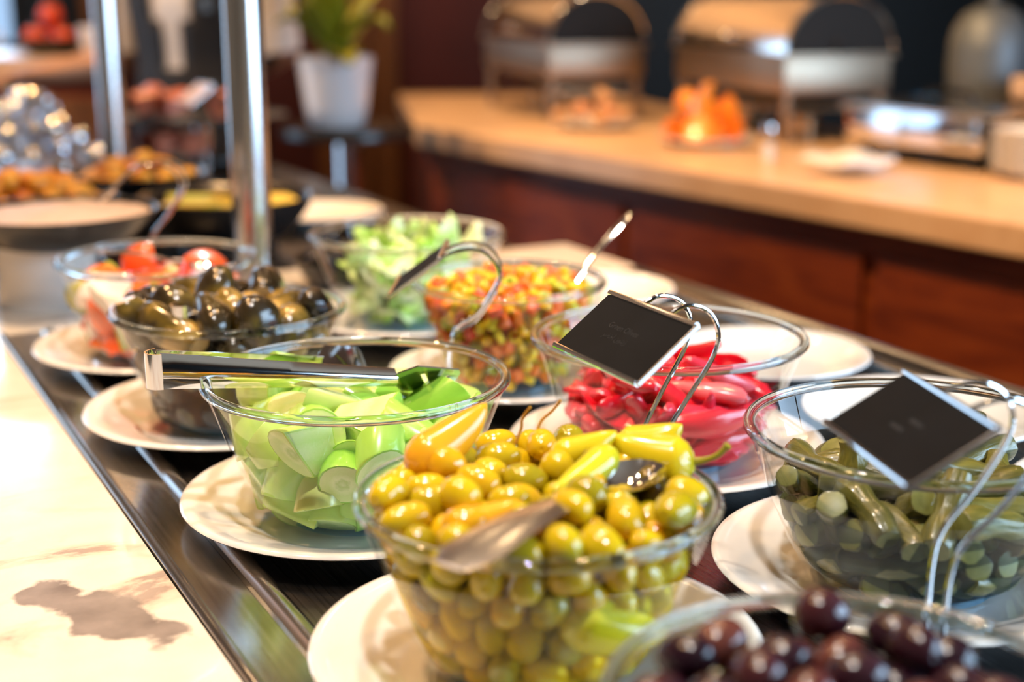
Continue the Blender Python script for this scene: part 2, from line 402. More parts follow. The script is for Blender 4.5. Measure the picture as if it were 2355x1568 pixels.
downlight(-0.35, 2.35, (0.55, 2.75, -0.35), 190, 'added ceiling downlight brightening the wood front across the aisle', 70)  # added to brighten the mahogany front of the service counter
downlight(0.35, 1.35, (0.95, 2.0, -0.3), 90, 'added ceiling downlight brightening the near end of the wood front', 46)  # second added aisle lamp, for the near part of that front
downlight(-0.10, 0.30, (0.04, 0.80, 0.05), 88, 'round ceiling downlight above the near end of the well', 62, color=(1.0, 0.95, 0.90))
downlight(-0.15, 1.25, (0.02, 1.2, 0.05), 50, 'round ceiling downlight above the cucumber and diced vegetables', 60, color=(1.0, 0.88, 0.74))
for x, lb in ((-1.6, 'beside the narrow window'), (-0.7, 'above the timber boards'), (0.2, 'beyond the chafing dishes')):  # washers added so the unseen frieze shows as a warm reflection
    downlight(x, 5.55, (x, 6.2, 1.25), 46, 'added ceiling downlight washing the unseen cream frieze ' + lb, 110)
downlight(-2.2, 2.4, (-2.6, 2.6, 0.6), 60, 'added ceiling downlight washing the left wall for warm reflections', 100)  # added so the steel picks up a warm wall

# ------------------------------------------------------------------ near buffet counter
SA, SB = -0.35, 3.35            # along the counter
bc = empty('buffet_counter', S(0, 0, Z0), ANG, 'long wooden buffet counter carrying the sunken steel well', 'counter')
def in_counter(mb, name, mat, **kw): return mb.build(name, mat, bc, loc=(0, 0, -Z0), **kw)   # children in counter space
in_counter(MB().box((0.39, (SA+SB)/2, -0.48), (1.24, SB-SA-0.04, 0.80)), 'carcass', M['mahogany'], smooth=False)
in_counter(MB().box((0.40, (SA+SB)/2, -0.87), (1.14, SB-SA-0.14, 0.06)), 'plinth', M['blackmat'], smooth=False)
pme = MB().box((0, 0, 0), (0.014, 0.56, 0.66)).mesh('panel', M['brownwood'], smooth=False, bevel=0.004)
for k in range(6):
    for side in (-0.235, 1.015): inst('panel', pme, bc, (side, SA+0.34+k*0.6, -0.46-Z0))
# worktops: ledge along the customer side and the slab past the well
mt = MB()
mt.prism([(-0.27, SA-0.02), (0.2035, SA-0.02), (0.2035, 1.632), (1.05, 1.632), (1.05, 1.84), (-0.27, 1.84)], -0.08, 0.006)
tag(mt.build('marble_worktop', M['marble'], loc=S(0, 0, 0), rot=(0, 0, ANG), smooth=False), 'white marble worktop with dark grey veins beside the steel well', 'worktop')
tag(MB().prism([(-0.27, 1.8405), (0.97, 1.8405), (0.97, SB+0.02), (-0.27, SB+0.02)], -0.08, 0.006).build('stone_worktop', M['black'], rot=(0, 0, ANG), smooth=False), 'black stone worktop under the dishes past the marble', 'worktop')
# the well
we = empty('cold_well', S(0, 0, 0), ANG, 'sunken dark steel well with polished rim strip, full of plates', 'serving well')
WS0, WS1 = SA, 1.628
MB().box((0.625, (WS0+WS1)/2, -0.03), (0.74, WS1-WS0, 0.06)).build('well_floor', M['well'], we, smooth=False)
prof = [(0.2045, -0.06), (0.2045, 0.0085), (0.2065, 0.0100), (0.2105, 0.0100), (0.2125, 0.0078), (0.2135, 0.0068), (0.2440, 0.0066), (0.2465, 0.0040), (0.2490, 0.0046), (0.2515, 0.0082), (0.2550, 0.0100), (0.2590, 0.0104), (0.2625, 0.0088), (0.2650, 0.0050), (0.2660, -0.001), (0.2660, -0.06)]
def rim_strip(name, pr, a, b, along=True):
    mb = MB(); n = len(pr)
    vs = [(t, a, z) for t, z in pr] + [(t, b, z) for t, z in pr]
    if not along: vs = [(y, x, z) for x, y, z in vs]
    mb.add(vs, [(i, i+1, n+i+1, n+i) for i in range(n-1)] + [tuple(range(n)), tuple(range(2*n-1, n-1, -1))])
    return mb.build(name, M['strip'], we, angle=40)
rim_strip('rim_strip', prof, WS0, WS1)
rim_strip('rim_strip', [(1.25-t, z) for t, z in prof], WS0, WS1)
rim_strip('end_rim', [(1.8325-t, z) for t, z in prof], 0.2670, 0.983, along=False)

# ------------------------------------------------------------------ far counter with the chafing dishes
G1 = Vector((-0.555, 0.832, 0)); G2 = Vector((0.832, 0.555, 0))
poly = [(1.548, 1.261), (-0.267, 3.981), (-0.411, 5.17), (0.35, 5.20), (0.56, 4.45), (2.34, 1.79)]
ctr = Vector((0.9, 3.2, 0))
def shrink(d): 
    out = []
    n = len(poly)
    for i in range(n):
        a = Vector((*poly[i-1], 0)); b = Vector((*poly[i], 0)); c = Vector((*poly[(i+1) % n], 0))
        n1 = Vector(((b-a).y, -(b-a).x, 0)).normalized(); n2 = Vector(((c-b).y, -(c-b).x, 0)).normalized()
        k = (n1+n2).normalized(); k = k * (d/max(0.35, k.dot(n1)))
        q = b + k if (b+k-ctr).length < (b-ctr).length else b - k
        out.append((q.x, q.y))
    return out
fc = empty('service_counter', (0, 0, Z0), 0, 'dark mahogany service counter under the chafing dishes', 'counter')
MB().prism(shrink(0.05), 0.08, -Z0-0.05).build('carcass', M['mahogany'], fc, smooth=False)
MB().prism(shrink(0.11), 0.0, 0.08).build('plinth', M['blackmat'], fc, smooth=False)
# raised veneer panels on the front face
fa = atan2 = math.atan2(-G1.x, G1.y)
pn = MB().box((0, 0, 0), (0.018, 0.70, 0.66)).mesh('panel', M['mahogany'], smooth=False, bevel=0.005)
p0 = Vector((1.548, 1.261, 0))
for k in range(4):
    q = p0 + G1*(0.52+0.74*k) + G2*0.045
    inst('panel', pn, fc, (q.x, q.y, 0.46), (0, 0, fa))
tag(MB().prism(poly, -0.055, 0.0).build('marble_worktop', M['cream_marble'], smooth=False, bevel=0.004), 'cream marble worktop on the mahogany service counter', 'worktop')
# ------------------------------------------------------------------ plates
def plate_mesh(name, r):
    k = r/0.131
    pr = [(0, 0.002), (0.066, 0.002), (0.068, 0), (0.074, 0), (0.077, 0.004), (0.092, 0.0105), (0.112, 0.0150), (0.129, 0.0195), (0.131, 0.0212), (0.130, 0.0232), (0.126, 0.0236), (0.118, 0.0212), (0.098, 0.0150), (0.084, 0.0090), (0.076, 0.0066), (0.060, 0.0060), (0, 0.0060)]
    return MB().lathe([(a*k, z) for a, z in pr], 72).mesh(name, M['china'], angle=60)
PLATE = plate_mesh('plate', 0.131); PLATE_M = plate_mesh('plate', 0.118); PLATE_S = plate_mesh('plate', 0.106)

# ------------------------------------------------------------------ glass bowls
OUT = [(0.0545, 0.0004), (0.060, 0.0022), (0.0665, 0.0062), (0.0740, 0.0140), (0.0810, 0.0260), (0.0880, 0.0420), (0.0970, 0.0660), (0.1060, 0.0900), (0.1112, 0.1035)]
TH = 0.0038
def bowl_parts(kr, kh, floor=0.0062):
    out = [(r*kr, z*kh) for r, z in OUT]
    inn = [(r*kr-TH, max(z*kh, floor)) for r, z in OUT[3:]]
    inn = [(0.0545*kr-0.002, floor), (0.0640*kr-TH, floor+0.0020)] + [(r, z) for r, z in inn]
    inn[2] = (inn[2][0], max(inn[2][1], floor+0.006))
    wall = MB().lathe(out + inn[::-1], 96, closed=True).mesh('wall', M['glass'], angle=60)
    rr = out[-1][0]-TH/2; zz = out[-1][1]
    tor = [(rr+0.0040*cos(a), zz+0.0036*sin(a)) for a in [2*pi*i/14 for i in range(14)]]
    rim = MB().lathe(tor, 96, closed=True).mesh('rim', M['rimglass'], angle=80)
    foot = MB().lathe([(0, 0), (0.049*kr, 0.0), (0.0535*kr, 0.0006), (0.0535*kr, floor-0.0006), (0.050*kr, floor), (0, floor)], 64).mesh('foot', M['footglass'], angle=50)
    return wall, rim, foot, inn
BOWLS = {}
def bowl(key, s, t, kr, kh, label, plate=PLATE, plabel='', pz=0.0, dx=0.0):
    base = S(s, t, pz)
    p = inst('plate', plate, None, base, (0, 0, ANG)); tag(p, plabel, 'plate', 'white plates under the glass bowls')
    e = empty('glass_bowl', base + Vector((0, 0, 0.0062)), 0, label, 'bowl', 'glass salad bowls in the well')
    kk = (kr, kh)
    if kk not in BOWLS.setdefault('_cache', {}): BOWLS['_cache'][kk] = bowl_parts(kr, kh)
    w, r, f, inn = BOWLS['_cache'][kk]
    inst('wall', w, e); inst('rim', r, e); inst('foot', f, e)
    BOWLS[key] = (base + Vector((0, 0, 0.0062)), inn, e)
K1 = 0.915
bowl('purple', 0.393, 0.361, K1, 1.0, 'clear glass bowl of dark purple olives', PLATE, 'white plate under the bowl of purple olives')
bowl('olive', 0.661, 0.361, K1, 1.0, 'clear glass bowl heaped with green olives and yellow peppers', PLATE, 'white plate under the bowl of green olives')
bowl('cuc', 0.940, 0.362, 1.0, 1.0, 'clear glass bowl of chopped cucumber with tongs', PLATE, 'white plate under the bowl of cucumber')
bowl('egg', 1.203, 0.345, K1, 1.0, 'clear glass bowl heaped with pickled baby eggplants', PLATE, 'white plate under the bowl of pickled eggplants')
bowl('tom', 1.466, 0.347, K1, 1.0, 'clear glass bowl of red tomato and white chunks', PLATE, 'white plate under the bowl of tomato chunks')
bowl('dill', 0.655, 0.639, 1.0, 1.0, 'clear glass bowl of pickled green stalks in brine', PLATE, 'white plate under the bowl of pickled stalks')
bowl('pink', 0.938, 0.633, 1.0, 1.0, 'clear glass bowl of bright pink pickled slices', PLATE, 'white plate under the bowl of pink slices')
bowl('corn', 1.195, 0.620, 0.835, 1.0, 'clear glass bowl of yellow and orange diced vegetables', PLATE_M, 'white plate under the bowl of diced vegetables')
bowl('lett', 1.481, 0.637, 1.0, 1.0, 'clear glass bowl of chopped pale green lettuce', PLATE, 'white plate under the bowl of lettuce')
for s, t, lb in ((0.905, 0.884, 'small empty white plate behind the bowl of pickled stalks'), (1.132, 0.884, 'small empty white plate behind the bowl of pink slices'), (1.487, 0.884, 'small empty white plate behind the bowl of diced vegetables'), (0.66, 0.884, 'small empty white plate at the near right corner of the well')):
    tag(inst('plate', PLATE_S, None, S(s, t, 0)), lb, 'plate', 'empty plates along the far rim of the well')

# ------------------------------------------------------------------ food materials
def rand_mat(name, stops, rough=0.2, sc=60, mott=0.12, bump=0.0, coat=0.3, sss=None):
    """per-object colour from a ramp plus a little mottling"""
    m, nt, b = nodes_of(name); N = nt.nodes.new; L = nt.links.new
    oi = N('ShaderNodeObjectInfo'); tc = N('ShaderNodeTexCoord')
    nz = N('ShaderNodeTexNoise'); nz.inputs['Scale'].default_value = sc; nz.inputs['Detail'].default_value = 3
    L(tc.outputs['Object'], nz.inputs['Vector'])
    a = N('ShaderNodeMath'); a.operation = 'MULTIPLY_ADD'; L(nz.outputs['Fac'], a.inputs[0]); a.inputs[1].default_value = mott*2; 
    s = N('ShaderNodeMath'); s.operation = 'SUBTRACT'; L(oi.outputs['Random'], s.inputs[0]); s.inputs[1].default_value = mott
    L(s.outputs[0], a.inputs[2])
    r = ramp(nt, stops); L(a.outputs[0], r.inputs[0]); L(r.outputs[0], b.inputs['Base Color'])
    if bump:
        bp = N('ShaderNodeBump'); bp.inputs['Strength'].default_value = bump; bp.inputs['Distance'].default_value = 0.001
        L(nz.outputs['Fac'], bp.inputs['Height']); L(bp.outputs[0], b.inputs['Normal'])
    setp(b, rough, coat=coat, sss=sss)
    return m
M['olive'] = rand_mat('green_olive_skin', [(0.0, (0.30, 0.26, 0.006)), (0.25, (0.58, 0.43, 0.006)), (0.5, (0.66, 0.46, 0.006)), (0.75, (0.70, 0.36, 0.006)), (1.0, (0.54, 0.46, 0.008))], 0.16, 90, 0.10)
M['olive_dark'] = rand_mat('brown_olive_skin', [(0.0, (0.09, 0.055, 0.008)), (1.0, (0.17, 0.12, 0.015))], 0.2)
M['purple'] = rand_mat('purple_olive_skin', [(0.0, (0.014, 0.003, 0.010)), (0.4, (0.034, 0.007, 0.014)), (0.75, (0.075, 0.015, 0.016)), (1.0, (0.13, 0.036, 0.024))], 0.2, 70, 0.18)
M['pepper'] = rand_mat('yellow_pepper_skin', [(0.0, (0.72, 0.52, 0.01)), (0.5, (0.66, 0.55, 0.012)), (1.0, (0.60, 0.58, 0.02))], 0.2, 50, 0.1, sss=(0.15, 0.004))
M['pepper_orange'] = rand_mat('orange_pepper_skin', [(0.0, (0.80, 0.34, 0.012)), (1.0, (0.80, 0.42, 0.015))], 0.2, 50, 0.1, sss=(0.15, 0.004))
M['stem'] = plain('pepper_stem', (0.30, 0.27, 0.02), 0.4)
M['twig'] = plain('olive_twig', (0.45, 0.22, 0.015), 0.5)
M['cuc_skin'] = rand_mat('peeled_cucumber', [(0.0, (0.25, 0.56, 0.055)), (0.5, (0.38, 0.64, 0.10)), (0.85, (0.52, 0.68, 0.16)), (1.0, (0.66, 0.66, 0.22))], 0.25, 40, 0.16)
def flesh_mat():
    m, nt, b = nodes_of('cucumber_flesh'); N = nt.nodes.new; L = nt.links.new
    tc = N('ShaderNodeTexCoord'); sp = N('ShaderNodeSeparateXYZ'); L(tc.outputs['Object'], sp.inputs[0])
    cb = N('ShaderNodeCombineXYZ'); L(sp.outputs['X'], cb.inputs[0]); L(sp.outputs['Y'], cb.inputs[1])
    ln = N('ShaderNodeVectorMath'); ln.operation = 'LENGTH'; L(cb.outputs[0], ln.inputs[0])
    vo = N('ShaderNodeTexVoronoi'); vo.inputs['Scale'].default_value = 420; L(tc.outputs['Object'], vo.inputs['Vector'])
    mu = N('ShaderNodeMath'); mu.operation = 'MULTIPLY_ADD'; mu.inputs[1].default_value = 0.0022; L(vo.outputs['Distance'], mu.inputs[0]); L(ln.outputs['Value'], mu.inputs[2])
    mr = N('ShaderNodeMapRange'); mr.inputs['From Min'].default_value = 0; mr.inputs['From Max'].default_value = 0.021; L(mu.outputs[0], mr.inputs['Value'])
    r = ramp(nt, [(0.0, (0.62, 0.72, 0.36)), (0.2, (0.44, 0.60, 0.18)), (0.33, (0.68, 0.78, 0.40)), (0.5, (0.56, 0.72, 0.26)), (0.78, (0.66, 0.78, 0.34)), (1.0, (0.40, 0.66, 0.14))])
    L(mr.outputs[0], r.inputs[0]); L(r.outputs[0], b.inputs['Base Color'])
    setp(b, 0.3, coat=0.3); return m
M['cuc_flesh'] = flesh_mat()
M['pink'] = rand_mat('pink_pickle', [(0.0, (0.66, 0.005, 0.018)), (0.4, (0.78, 0.014, 0.036)), (0.75, (0.80, 0.04, 0.075)), (1.0, (0.84, 0.17, 0.20))], 0.22, 55, 0.22)
M['stalk'] = noisy('pickled_stalk', [(0.25, (0.060, 0.062, 0.010)), (0.5, (0.115, 0.108, 0.018)), (0.75, (0.20, 0.17, 0.03))], 60, 0.3, 5, bump=0.5, stretch=(6, 6, 0.8), rand=0.3, coat=0.3)
M['stalk_end'] = noisy('stalk_cut_end', [(0.3, (0.15, 0.15, 0.030)), (0.7, (0.24, 0.24, 0.06))], 150, 0.4, rand=0.2)
M['egg'] = noisy('pickled_eggplant', [(0.34, (0.014, 0.009, 0.005)), (0.52, (0.034, 0.023, 0.008)), (0.64, (0.11, 0.075, 0.012)), (0.78, (0.42, 0.26, 0.06))], 30, 0.2, 3, bump=0.2, rand=0.28, coat=0.4)
M['egg_cut'] = noisy('eggplant_cut', [(0.3, (0.45, 0.25, 0.08)), (0.7, (0.62, 0.42, 0.18))], 60, 0.35, coat=0.2)
M['tomato'] = rand_mat('tomato_skin', [(0.0, (0.80, 0.05, 0.012)), (0.5, (0.85, 0.11, 0.02)), (1.0, (0.82, 0.18, 0.03))], 0.2, 40, 0.15)
M['white_veg'] = rand_mat('white_chunk', [(0.0, (0.84, 0.70, 0.62)), (1.0, (0.86, 0.78, 0.72))], 0.4, 40, 0.1, coat=0)
M['green_veg'] = rand_mat('green_chunk', [(0.0, (0.28, 0.26, 0.02)), (1.0, (0.36, 0.38, 0.04))], 0.3)
M['corn'] = rand_mat('yellow_bit', [(0.0, (0.85, 0.46, 0.01)), (0.5, (0.84, 0.58, 0.015)), (1.0, (0.72, 0.62, 0.03))], 0.25, 90, 0.15)
M['carrot'] = rand_mat('orange_bit', [(0.0, (0.85, 0.15, 0.01)), (0.6, (0.88, 0.24, 0.015)), (1.0, (0.84, 0.10, 0.05))], 0.25, 90, 0.15)
M['celery'] = rand_mat('green_bit', [(0.0, (0.42, 0.50, 0.02)), (1.0, (0.55, 0.58, 0.04))], 0.3, 90, 0.1)
def lettuce_mat():
    m, nt, b = nodes_of('lettuce_leaf'); N = nt.nodes.new; L = nt.links.new
    tc = N('ShaderNodeTexCoord'); sp = N('ShaderNodeSeparateXYZ'); L(tc.outputs['Object'], sp.inputs[0])
    ab = N('ShaderNodeMath'); ab.operation = 'ABSOLUTE'; L(sp.outputs['X'], ab.inputs[0])
    nz = N('ShaderNodeTexNoise'); nz.inputs['Scale'].default_value = 55; nz.inputs['Detail'].default_value = 4; L(tc.outputs['Object'], nz.inputs['Vector'])
    oi = N('ShaderNodeObjectInfo')
    a = N('ShaderNodeMath'); a.operation = 'MULTIPLY_ADD'; L(ab.outputs[0], a.inputs[0]); a.inputs[1].default_value = 16.0; L(oi.outputs['Random'], a.inputs[2])
    a2 = N('ShaderNodeMath'); a2.operation = 'MULTIPLY_ADD'; L(nz.outputs['Fac'], a2.inputs[0]); a2.inputs[1].default_value = 0.5; L(a.outputs[0], a2.inputs[2])
    r = ramp(nt, [(0.3, (0.86, 0.92, 0.66)), (0.62, (0.70, 0.86, 0.30)), (0.9, (0.46, 0.74, 0.09)), (1.0, (0.26, 0.62, 0.03))])
    dv = N('ShaderNodeMath'); dv.operation = 'MULTIPLY'; dv.inputs[1].default_value = 0.62; L(a2.outputs[0], dv.inputs[0])
    L(dv.outputs[0], r.inputs[0]); L(r.outputs[0], b.inputs['Base Color']); setp(b, 0.35); return m
M['lettuce'] = lettuce_mat()

# ------------------------------------------------------------------ food shapes
def olive_mesh(L, R, mat, seed, name='olive'):
    q = random.Random(seed); pr = [(0, -L/2+0.0012)]; n = 10
    pr.append((R*0.10, -L/2+0.0004)); pr.append((R*0.22, -L/2+0.0002))
    for i in range(1, n):
        a = -pi/2 + pi*(i+0.6)/(n+0.6); pr.append((R*cos(a)**0.92*(1+0.06*sin(a)), L/2*sin(a)))
    pr.append((0, L/2)); mb = MB().lathe(pr, 18)
    ph = q.uniform(0, 6)
    mb.v = [(x*(1+0.04*sin(ph)) + 0.0006*sin(z*220+ph), y*(1-0.04*sin(ph)), z) for x, y, z in mb.v]
    return mb.mesh(name, mat, angle=80)
def carve(base_fn, cuts, mats, bevel=0.0008, name='piece', smooth_angle=35):
    """start from a closed shape and slice it by planes; the cut faces take material 1"""
    bm = bmesh.new(); base_fn(bm)
    for co, no in cuts:
        bmesh.ops.bisect_plane(bm, geom=bm.verts[:] + bm.edges[:] + bm.faces[:], plane_co=co, plane_no=no, clear_outer=True)
        pts = [v.co.copy() for v in bm.verts]; bm.clear()
        vs = [bm.verts.new(p) for p in pts]
        r = bmesh.ops.convex_hull(bm, input=vs)
        junk = [g for g in r['geom_interior'] + r['geom_unused'] if isinstance(g, bmesh.types.BMVert)]
        if junk: bmesh.ops.delete(bm, geom=list(set(junk)), context='VERTS')
        bmesh.ops.dissolve_limit(bm, angle_limit=radians(1.0), verts=bm.verts[:], edges=bm.edges[:])
    bmesh.ops.recalc_face_normals(bm, faces=bm.faces)
    for f in bm.faces:
        for co, no in cuts:
            n_ = Vector(no).normalized()
            if f.normal.dot(n_) > 0.999 and abs((f.calc_center_median()-Vector(co)).dot(n_)) < 2e-4: f.material_index = 1
    if bevel:
        es = [e for e in bm.edges if len(e.link_faces) == 2 and e.calc_face_angle(0) > radians(40)]
        bmesh.ops.bevel(bm, geom=es, offset=bevel, segments=2, affect='EDGES', profile=0.6, clamp_overlap=True)
    for f in bm.faces: f.smooth = True
    for e in bm.edges:
        if len(e.link_faces) == 2 and e.calc_face_angle(0) > radians(smooth_angle): e.smooth = False
    me = bpy.data.meshes.new(name); bm.to_mesh(me); bm.free()
    for m in mats: me.materials.append(m)
    return me
def cyl(r, h, n=18):
    def f(bm): bmesh.ops.create_cone(bm, cap_ends=True, segments=n, radius1=r, radius2=r*0.97, depth=h)
    return f
def sph(r, u=18, v=12, sc=(1,1,1)):
    def f(bm):
        bmesh.ops.create_uvsphere(bm, u_segments=u, v_segments=v, radius=r)
        bmesh.ops.scale(bm, vec=sc, verts=bm.verts)
    return f
CM = (M['cuc_skin'], M['cuc_flesh'])
def cvar(r, h, tilt_a, tilt_b, longs):
    cuts = [((0, 0, h/2), (sin(tilt_a), 0, cos(tilt_a))), ((0, 0, -h/2), (sin(tilt_b), 0, -cos(tilt_b)))]
    cuts += [((0, off, 0), (0, 1, 0)) if k == 0 else ((0, 0, 0), (sin(k), cos(k), 0)) for k, off in longs]
    return carve(cyl(r, 0.12), cuts, CM, 0.0014, name='cucumber_piece')
CUC = [cvar(0.0165, 0.018, 0.45, 0.40, []), cvar(0.0160, 0.024, -0.3, 0.5, []), cvar(0.0185, 0.032, 0.6, 0.45, [(0, 0.0065)]), cvar(0.0175, 0.028, -0.4, 0.6, [(0, 0.0075)]),
       cvar(0.0185, 0.034, 0.65, -0.2, [(0, 0.006)]), cvar(0.0170, 0.026, 0.3, 0.4, []), cvar(0.0175, 0.014, 0.35, -0.35, []), cvar(0.0190, 0.036, 0.6, 0.6, [(0, 0.007)])]
for me in CUC:   # cutting leaves the ends' outer caps as flesh
    for f in me.polygons:
        if abs(f.normal.z) > 0.99: f.material_index = 1
def bent_bar(L, W, T, bend, taper, seed, mat, name, n=13):
    """thin crescent slice: one long edge thick, the other sharp, gently twisted"""
    q = random.Random(seed); mb = MB(); rows = []; tw0 = q.uniform(0.3, 0.7)
    sec = [(-0.5, -0.10), (-0.42, -0.5), (-0.1, -0.46), (0.2, -0.32), (0.5, -0.05), (0.5, 0.05), (0.2, 0.26), (-0.1, 0.40), (-0.42, 0.5), (-0.5, 0.15)]
    for i in range(n):
        u = i/(n-1)-0.5; a = bend*u; x = sin(a)/bend*L; z = (1-cos(a))/bend*L
        k = max(0.12, 1-taper*abs(u*2)**2.2-0.35*abs(u*2)**8); w = W*k*(1+0.08*sin(i*1.1+seed)); t = T*max(0.3, 1-0.6*abs(2*u)**3)
        tw = tw0*u*2; b = len(mb.v)
        for y, h in sec:
            y *= w; h = h*t + 0.10*w*(y/w)**2*4; yy = y*cos(tw)-h*sin(tw); hh = y*sin(tw)+h*cos(tw)
            mb.v.append((x - hh*sin(a), yy, z + hh*cos(a)))
        rows.append(list(range(b, b+len(sec))))
    m = len(sec)
    for a, b in zip(rows, rows[1:]):
        for i in range(m): mb.f.append((a[i], b[i], b[(i+1) % m], a[(i+1) % m])); mb.m.append(0)
    mb.f += [tuple(rows[0]), tuple(reversed(rows[-1]))]; mb.m += [0, 0]
    return mb.mesh(name, mat, angle=75)
PINK = [bent_bar(0.075, 0.022, 0.0105, 0.7, 0.45, 1, M['pink'], 'pickle_slice'), bent_bar(0.066, 0.019, 0.010, 0.4, 0.3, 2, M['pink'], 'pickle_slice'),
        bent_bar(0.082, 0.018, 0.009, 1.1, 0.6, 3, M['pink'], 'pickle_slice'), bent_bar(0.060, 0.026, 0.009, 0.8, 0.5, 4, M['pink'], 'pickle_slice')]
def stalk_mesh(L, r, bend, seed):
    q = random.Random(seed); n = 10; mb = MB(); rows = []
    for i in range(n):
        u = i/(n-1)-0.5; a = bend*u; z = sin(a)/bend*L; x = (1-cos(a))/bend*L
        rr = r*(1+0.12*sin(i*1.3+seed)+0.10*u); b = len(mb.v)
        for j in range(14):
            t = 2*pi*j/14; rj = rr*(1+0.05*sin(5*t+seed)); px, pz = rj*cos(t), 0
            mb.v.append((x+px*cos(a), rj*sin(t), z-px*sin(a)))
        rows.append(list(range(b, b+14)))
    for a, b in zip(rows, rows[1:]):
        for i in range(14): mb.f.append((a[i], a[(i+1) % 14], b[(i+1) % 14], b[i])); mb.m.append(0)
    mb.f += [tuple(reversed(rows[0])), tuple(rows[-1])]; mb.m += [1, 1]
    return mb.mesh('pickled_stalk', [M['stalk'], M['stalk_end']], angle=50, bevel=0.0006)
STALK = [stalk_mesh(0.060, 0.0085, 0.35, 1), stalk_mesh(0.074, 0.0078, 1.2, 2), stalk_mesh(0.040, 0.0092, 0.2, 3), stalk_mesh(0.066, 0.0085, 0.8, 4), stalk_mesh(0.052, 0.0090, 0.5, 5)]
def egg_mesh(L, R, cut, seed):
    def f(bm):
        bmesh.ops.create_uvsphere(bm, u_segments=22, v_segments=14, radius=1)
        q = random.Random(seed); p1, p2 = q.uniform(0, 6), q.uniform(0, 6)
        for v in bm.verts:
            z = v.co.z; k = 1 + 0.16*z + 0.05*sin(3*math.atan2(v.co.y, v.co.x)+p1) + 0.04*sin(5*z+p2)
            v.co = Vector((v.co.x*R*k + 0.003*sin(z*1.5+p1), v.co.y*R*k, z*L/2))
    return carve(f, [((0, 0, -L*0.40), (0.2, 0, -1))] if cut else [((0, 0, -L*0.47), (0, 0, -1))], (M['egg'], M['egg_cut']), 0.0012, 'pickled_eggplant', 40)
EGG = [egg_mesh(0.070, 0.0165, 0, 1), egg_mesh(0.064, 0.0175, 1, 2), egg_mesh(0.074, 0.0160, 1, 3), egg_mesh(0.060, 0.0190, 0, 4)]
TM = (M['tomato'], M['tomato'])
TOM = [carve(sph(0.029), [((0, 0, 0), (1, 0, 0)), ((0, 0, 0), (-0.3, 1, 0))], TM, 0.001, 'tomato_wedge'), carve(sph(0.027, sc=(1, 1, 1.15)), [((0.004, 0, 0), (1, 0.1, 0)), ((0, 0.002, 0), (0.2, 1, 0.2)), ((0, 0, -0.016), (0, 0, -1))], TM, 0.001, 'tomato_wedge')]
WV = (M['white_veg'], M['white_veg'])
WHITE = [carve(sph(0.030, sc=(1, 0.9, 1)), [((0.008, 0, 0), (1, 0, 0.2)), ((-0.012, 0, 0), (-1, 0.2, 0)), ((0, 0.008, 0), (0, 1, 0.3)), ((0, 0, 0.018), (0, 0, 1))], WV, 0.0015, 'white_chunk')]
GV = (M['green_veg'], M['green_veg'])
GREEN = [carve(sph(0.026, sc=(1, 0.8, 1.2)), [((0.006, 0, 0), (1, 0, 0)), ((0, 0.0, 0), (0.1, 1, 0))], GV, 0.001, 'green_chunk')]
OLIVE = [olive_mesh(0.0245, 0.0094, M['olive'], 1), olive_mesh(0.0225, 0.0098, M['olive'], 2), olive_mesh(0.0265, 0.0092, M['olive'], 3)]
OLIVE_D = [olive_mesh(0.0250, 0.0098, M['olive_dark'], 4)]
PURPLE = [olive_mesh(0.0265, 0.0112, M['purple'], 5), olive_mesh(0.0250, 0.0118, M['purple'], 6), olive_mesh(0.0280, 0.0108, M['purple'], 7)]
def pepper(label, L, R, bend, mat, stem=True, group='peppers among the green olives'):
    """pickled pepper: curved tapering body, small stem"""
    pts = []; rs = []; n = 16
    for i in range(n):
        u = i/(n-1); a = bend*u; pts.append((sin(a)/bend*L, 0, (1-cos(a))/bend*L))
        rs.append(R*(0.55+0.45*min(1, u*5))*(1-u**2.6)**0.8 + 0.0008 if u < 0.999 else 0.0005)
    rs[0] = R*0.35
    o = MB().tube(pts, rs, 16).build('pickled_pepper', mat, angle=70); tag(o, label, 'pepper', group)
    if stem: MB().tube(smooth_path([(0.002, 0, 0), (-0.006, 0.001, 0.001), (-0.014, 0.003, 0.004), (-0.021, 0.004, 0.010)]), [0.0030-0.0012*min(1, i/8)+0.0006*(i > 16) for i in range(19)], 8).build('stem', M['stem'], o)
    return o

# ------------------------------------------------------------------ let the food settle into the bowls
# every piece is a rigid cluster of balls; contacts are relaxed step by step until the heap rests
import numpy as np
BALLS = {}
def line_balls(me, pts, r): BALLS[me.name] = [(p, r) for p in pts]
def fit_balls(me, k=5, shrink=0.0):
    """largest inscribed balls of a convex piece, greedily spread out"""
    rs = np.random.RandomState(5)
    co = np.array([v.co[:] for v in me.vertices]); big = [f for f in me.polygons if f.area > 4e-6]; nn = np.array([f.normal[:] for f in big]); cc = np.array([f.center[:] for f in big])
    P = co.min(0) + rs.rand(2500, 3)*(co.max(0)-co.min(0))
    d = -(P @ nn.T - (cc*nn).sum(1)); ins = d.min(1); 
    if (ins > 0).sum() < 20: print('not convex', me.name, len(me.polygons), ins.max(), np.sort(d[ins.argmax()])[:8])
    ok = ins > 0; P = P[ok]; ins = ins[ok]
    out = []
    score = ins.copy()
    for _ in range(k):
        i = int(score.argmax())
        if score[i] <= 0: break
        out.append((tuple(P[i]), float(ins[i])-shrink)); dist = np.linalg.norm(P-P[i], axis=1)
        score = np.minimum(score, np.where(dist < ins[i]*0.75, 0, ins))
    BALLS[me.name] = out
def arc(L, bend, n, axis):
    out = []
    for i in range(n):
        u = (i+0.5)/n-0.5; a = bend*u
        p = sin(a)/bend*L; h = (1-cos(a))/bend*L
        out.append((p, 0, h) if axis == 'x' else (h, 0, p))
    return out
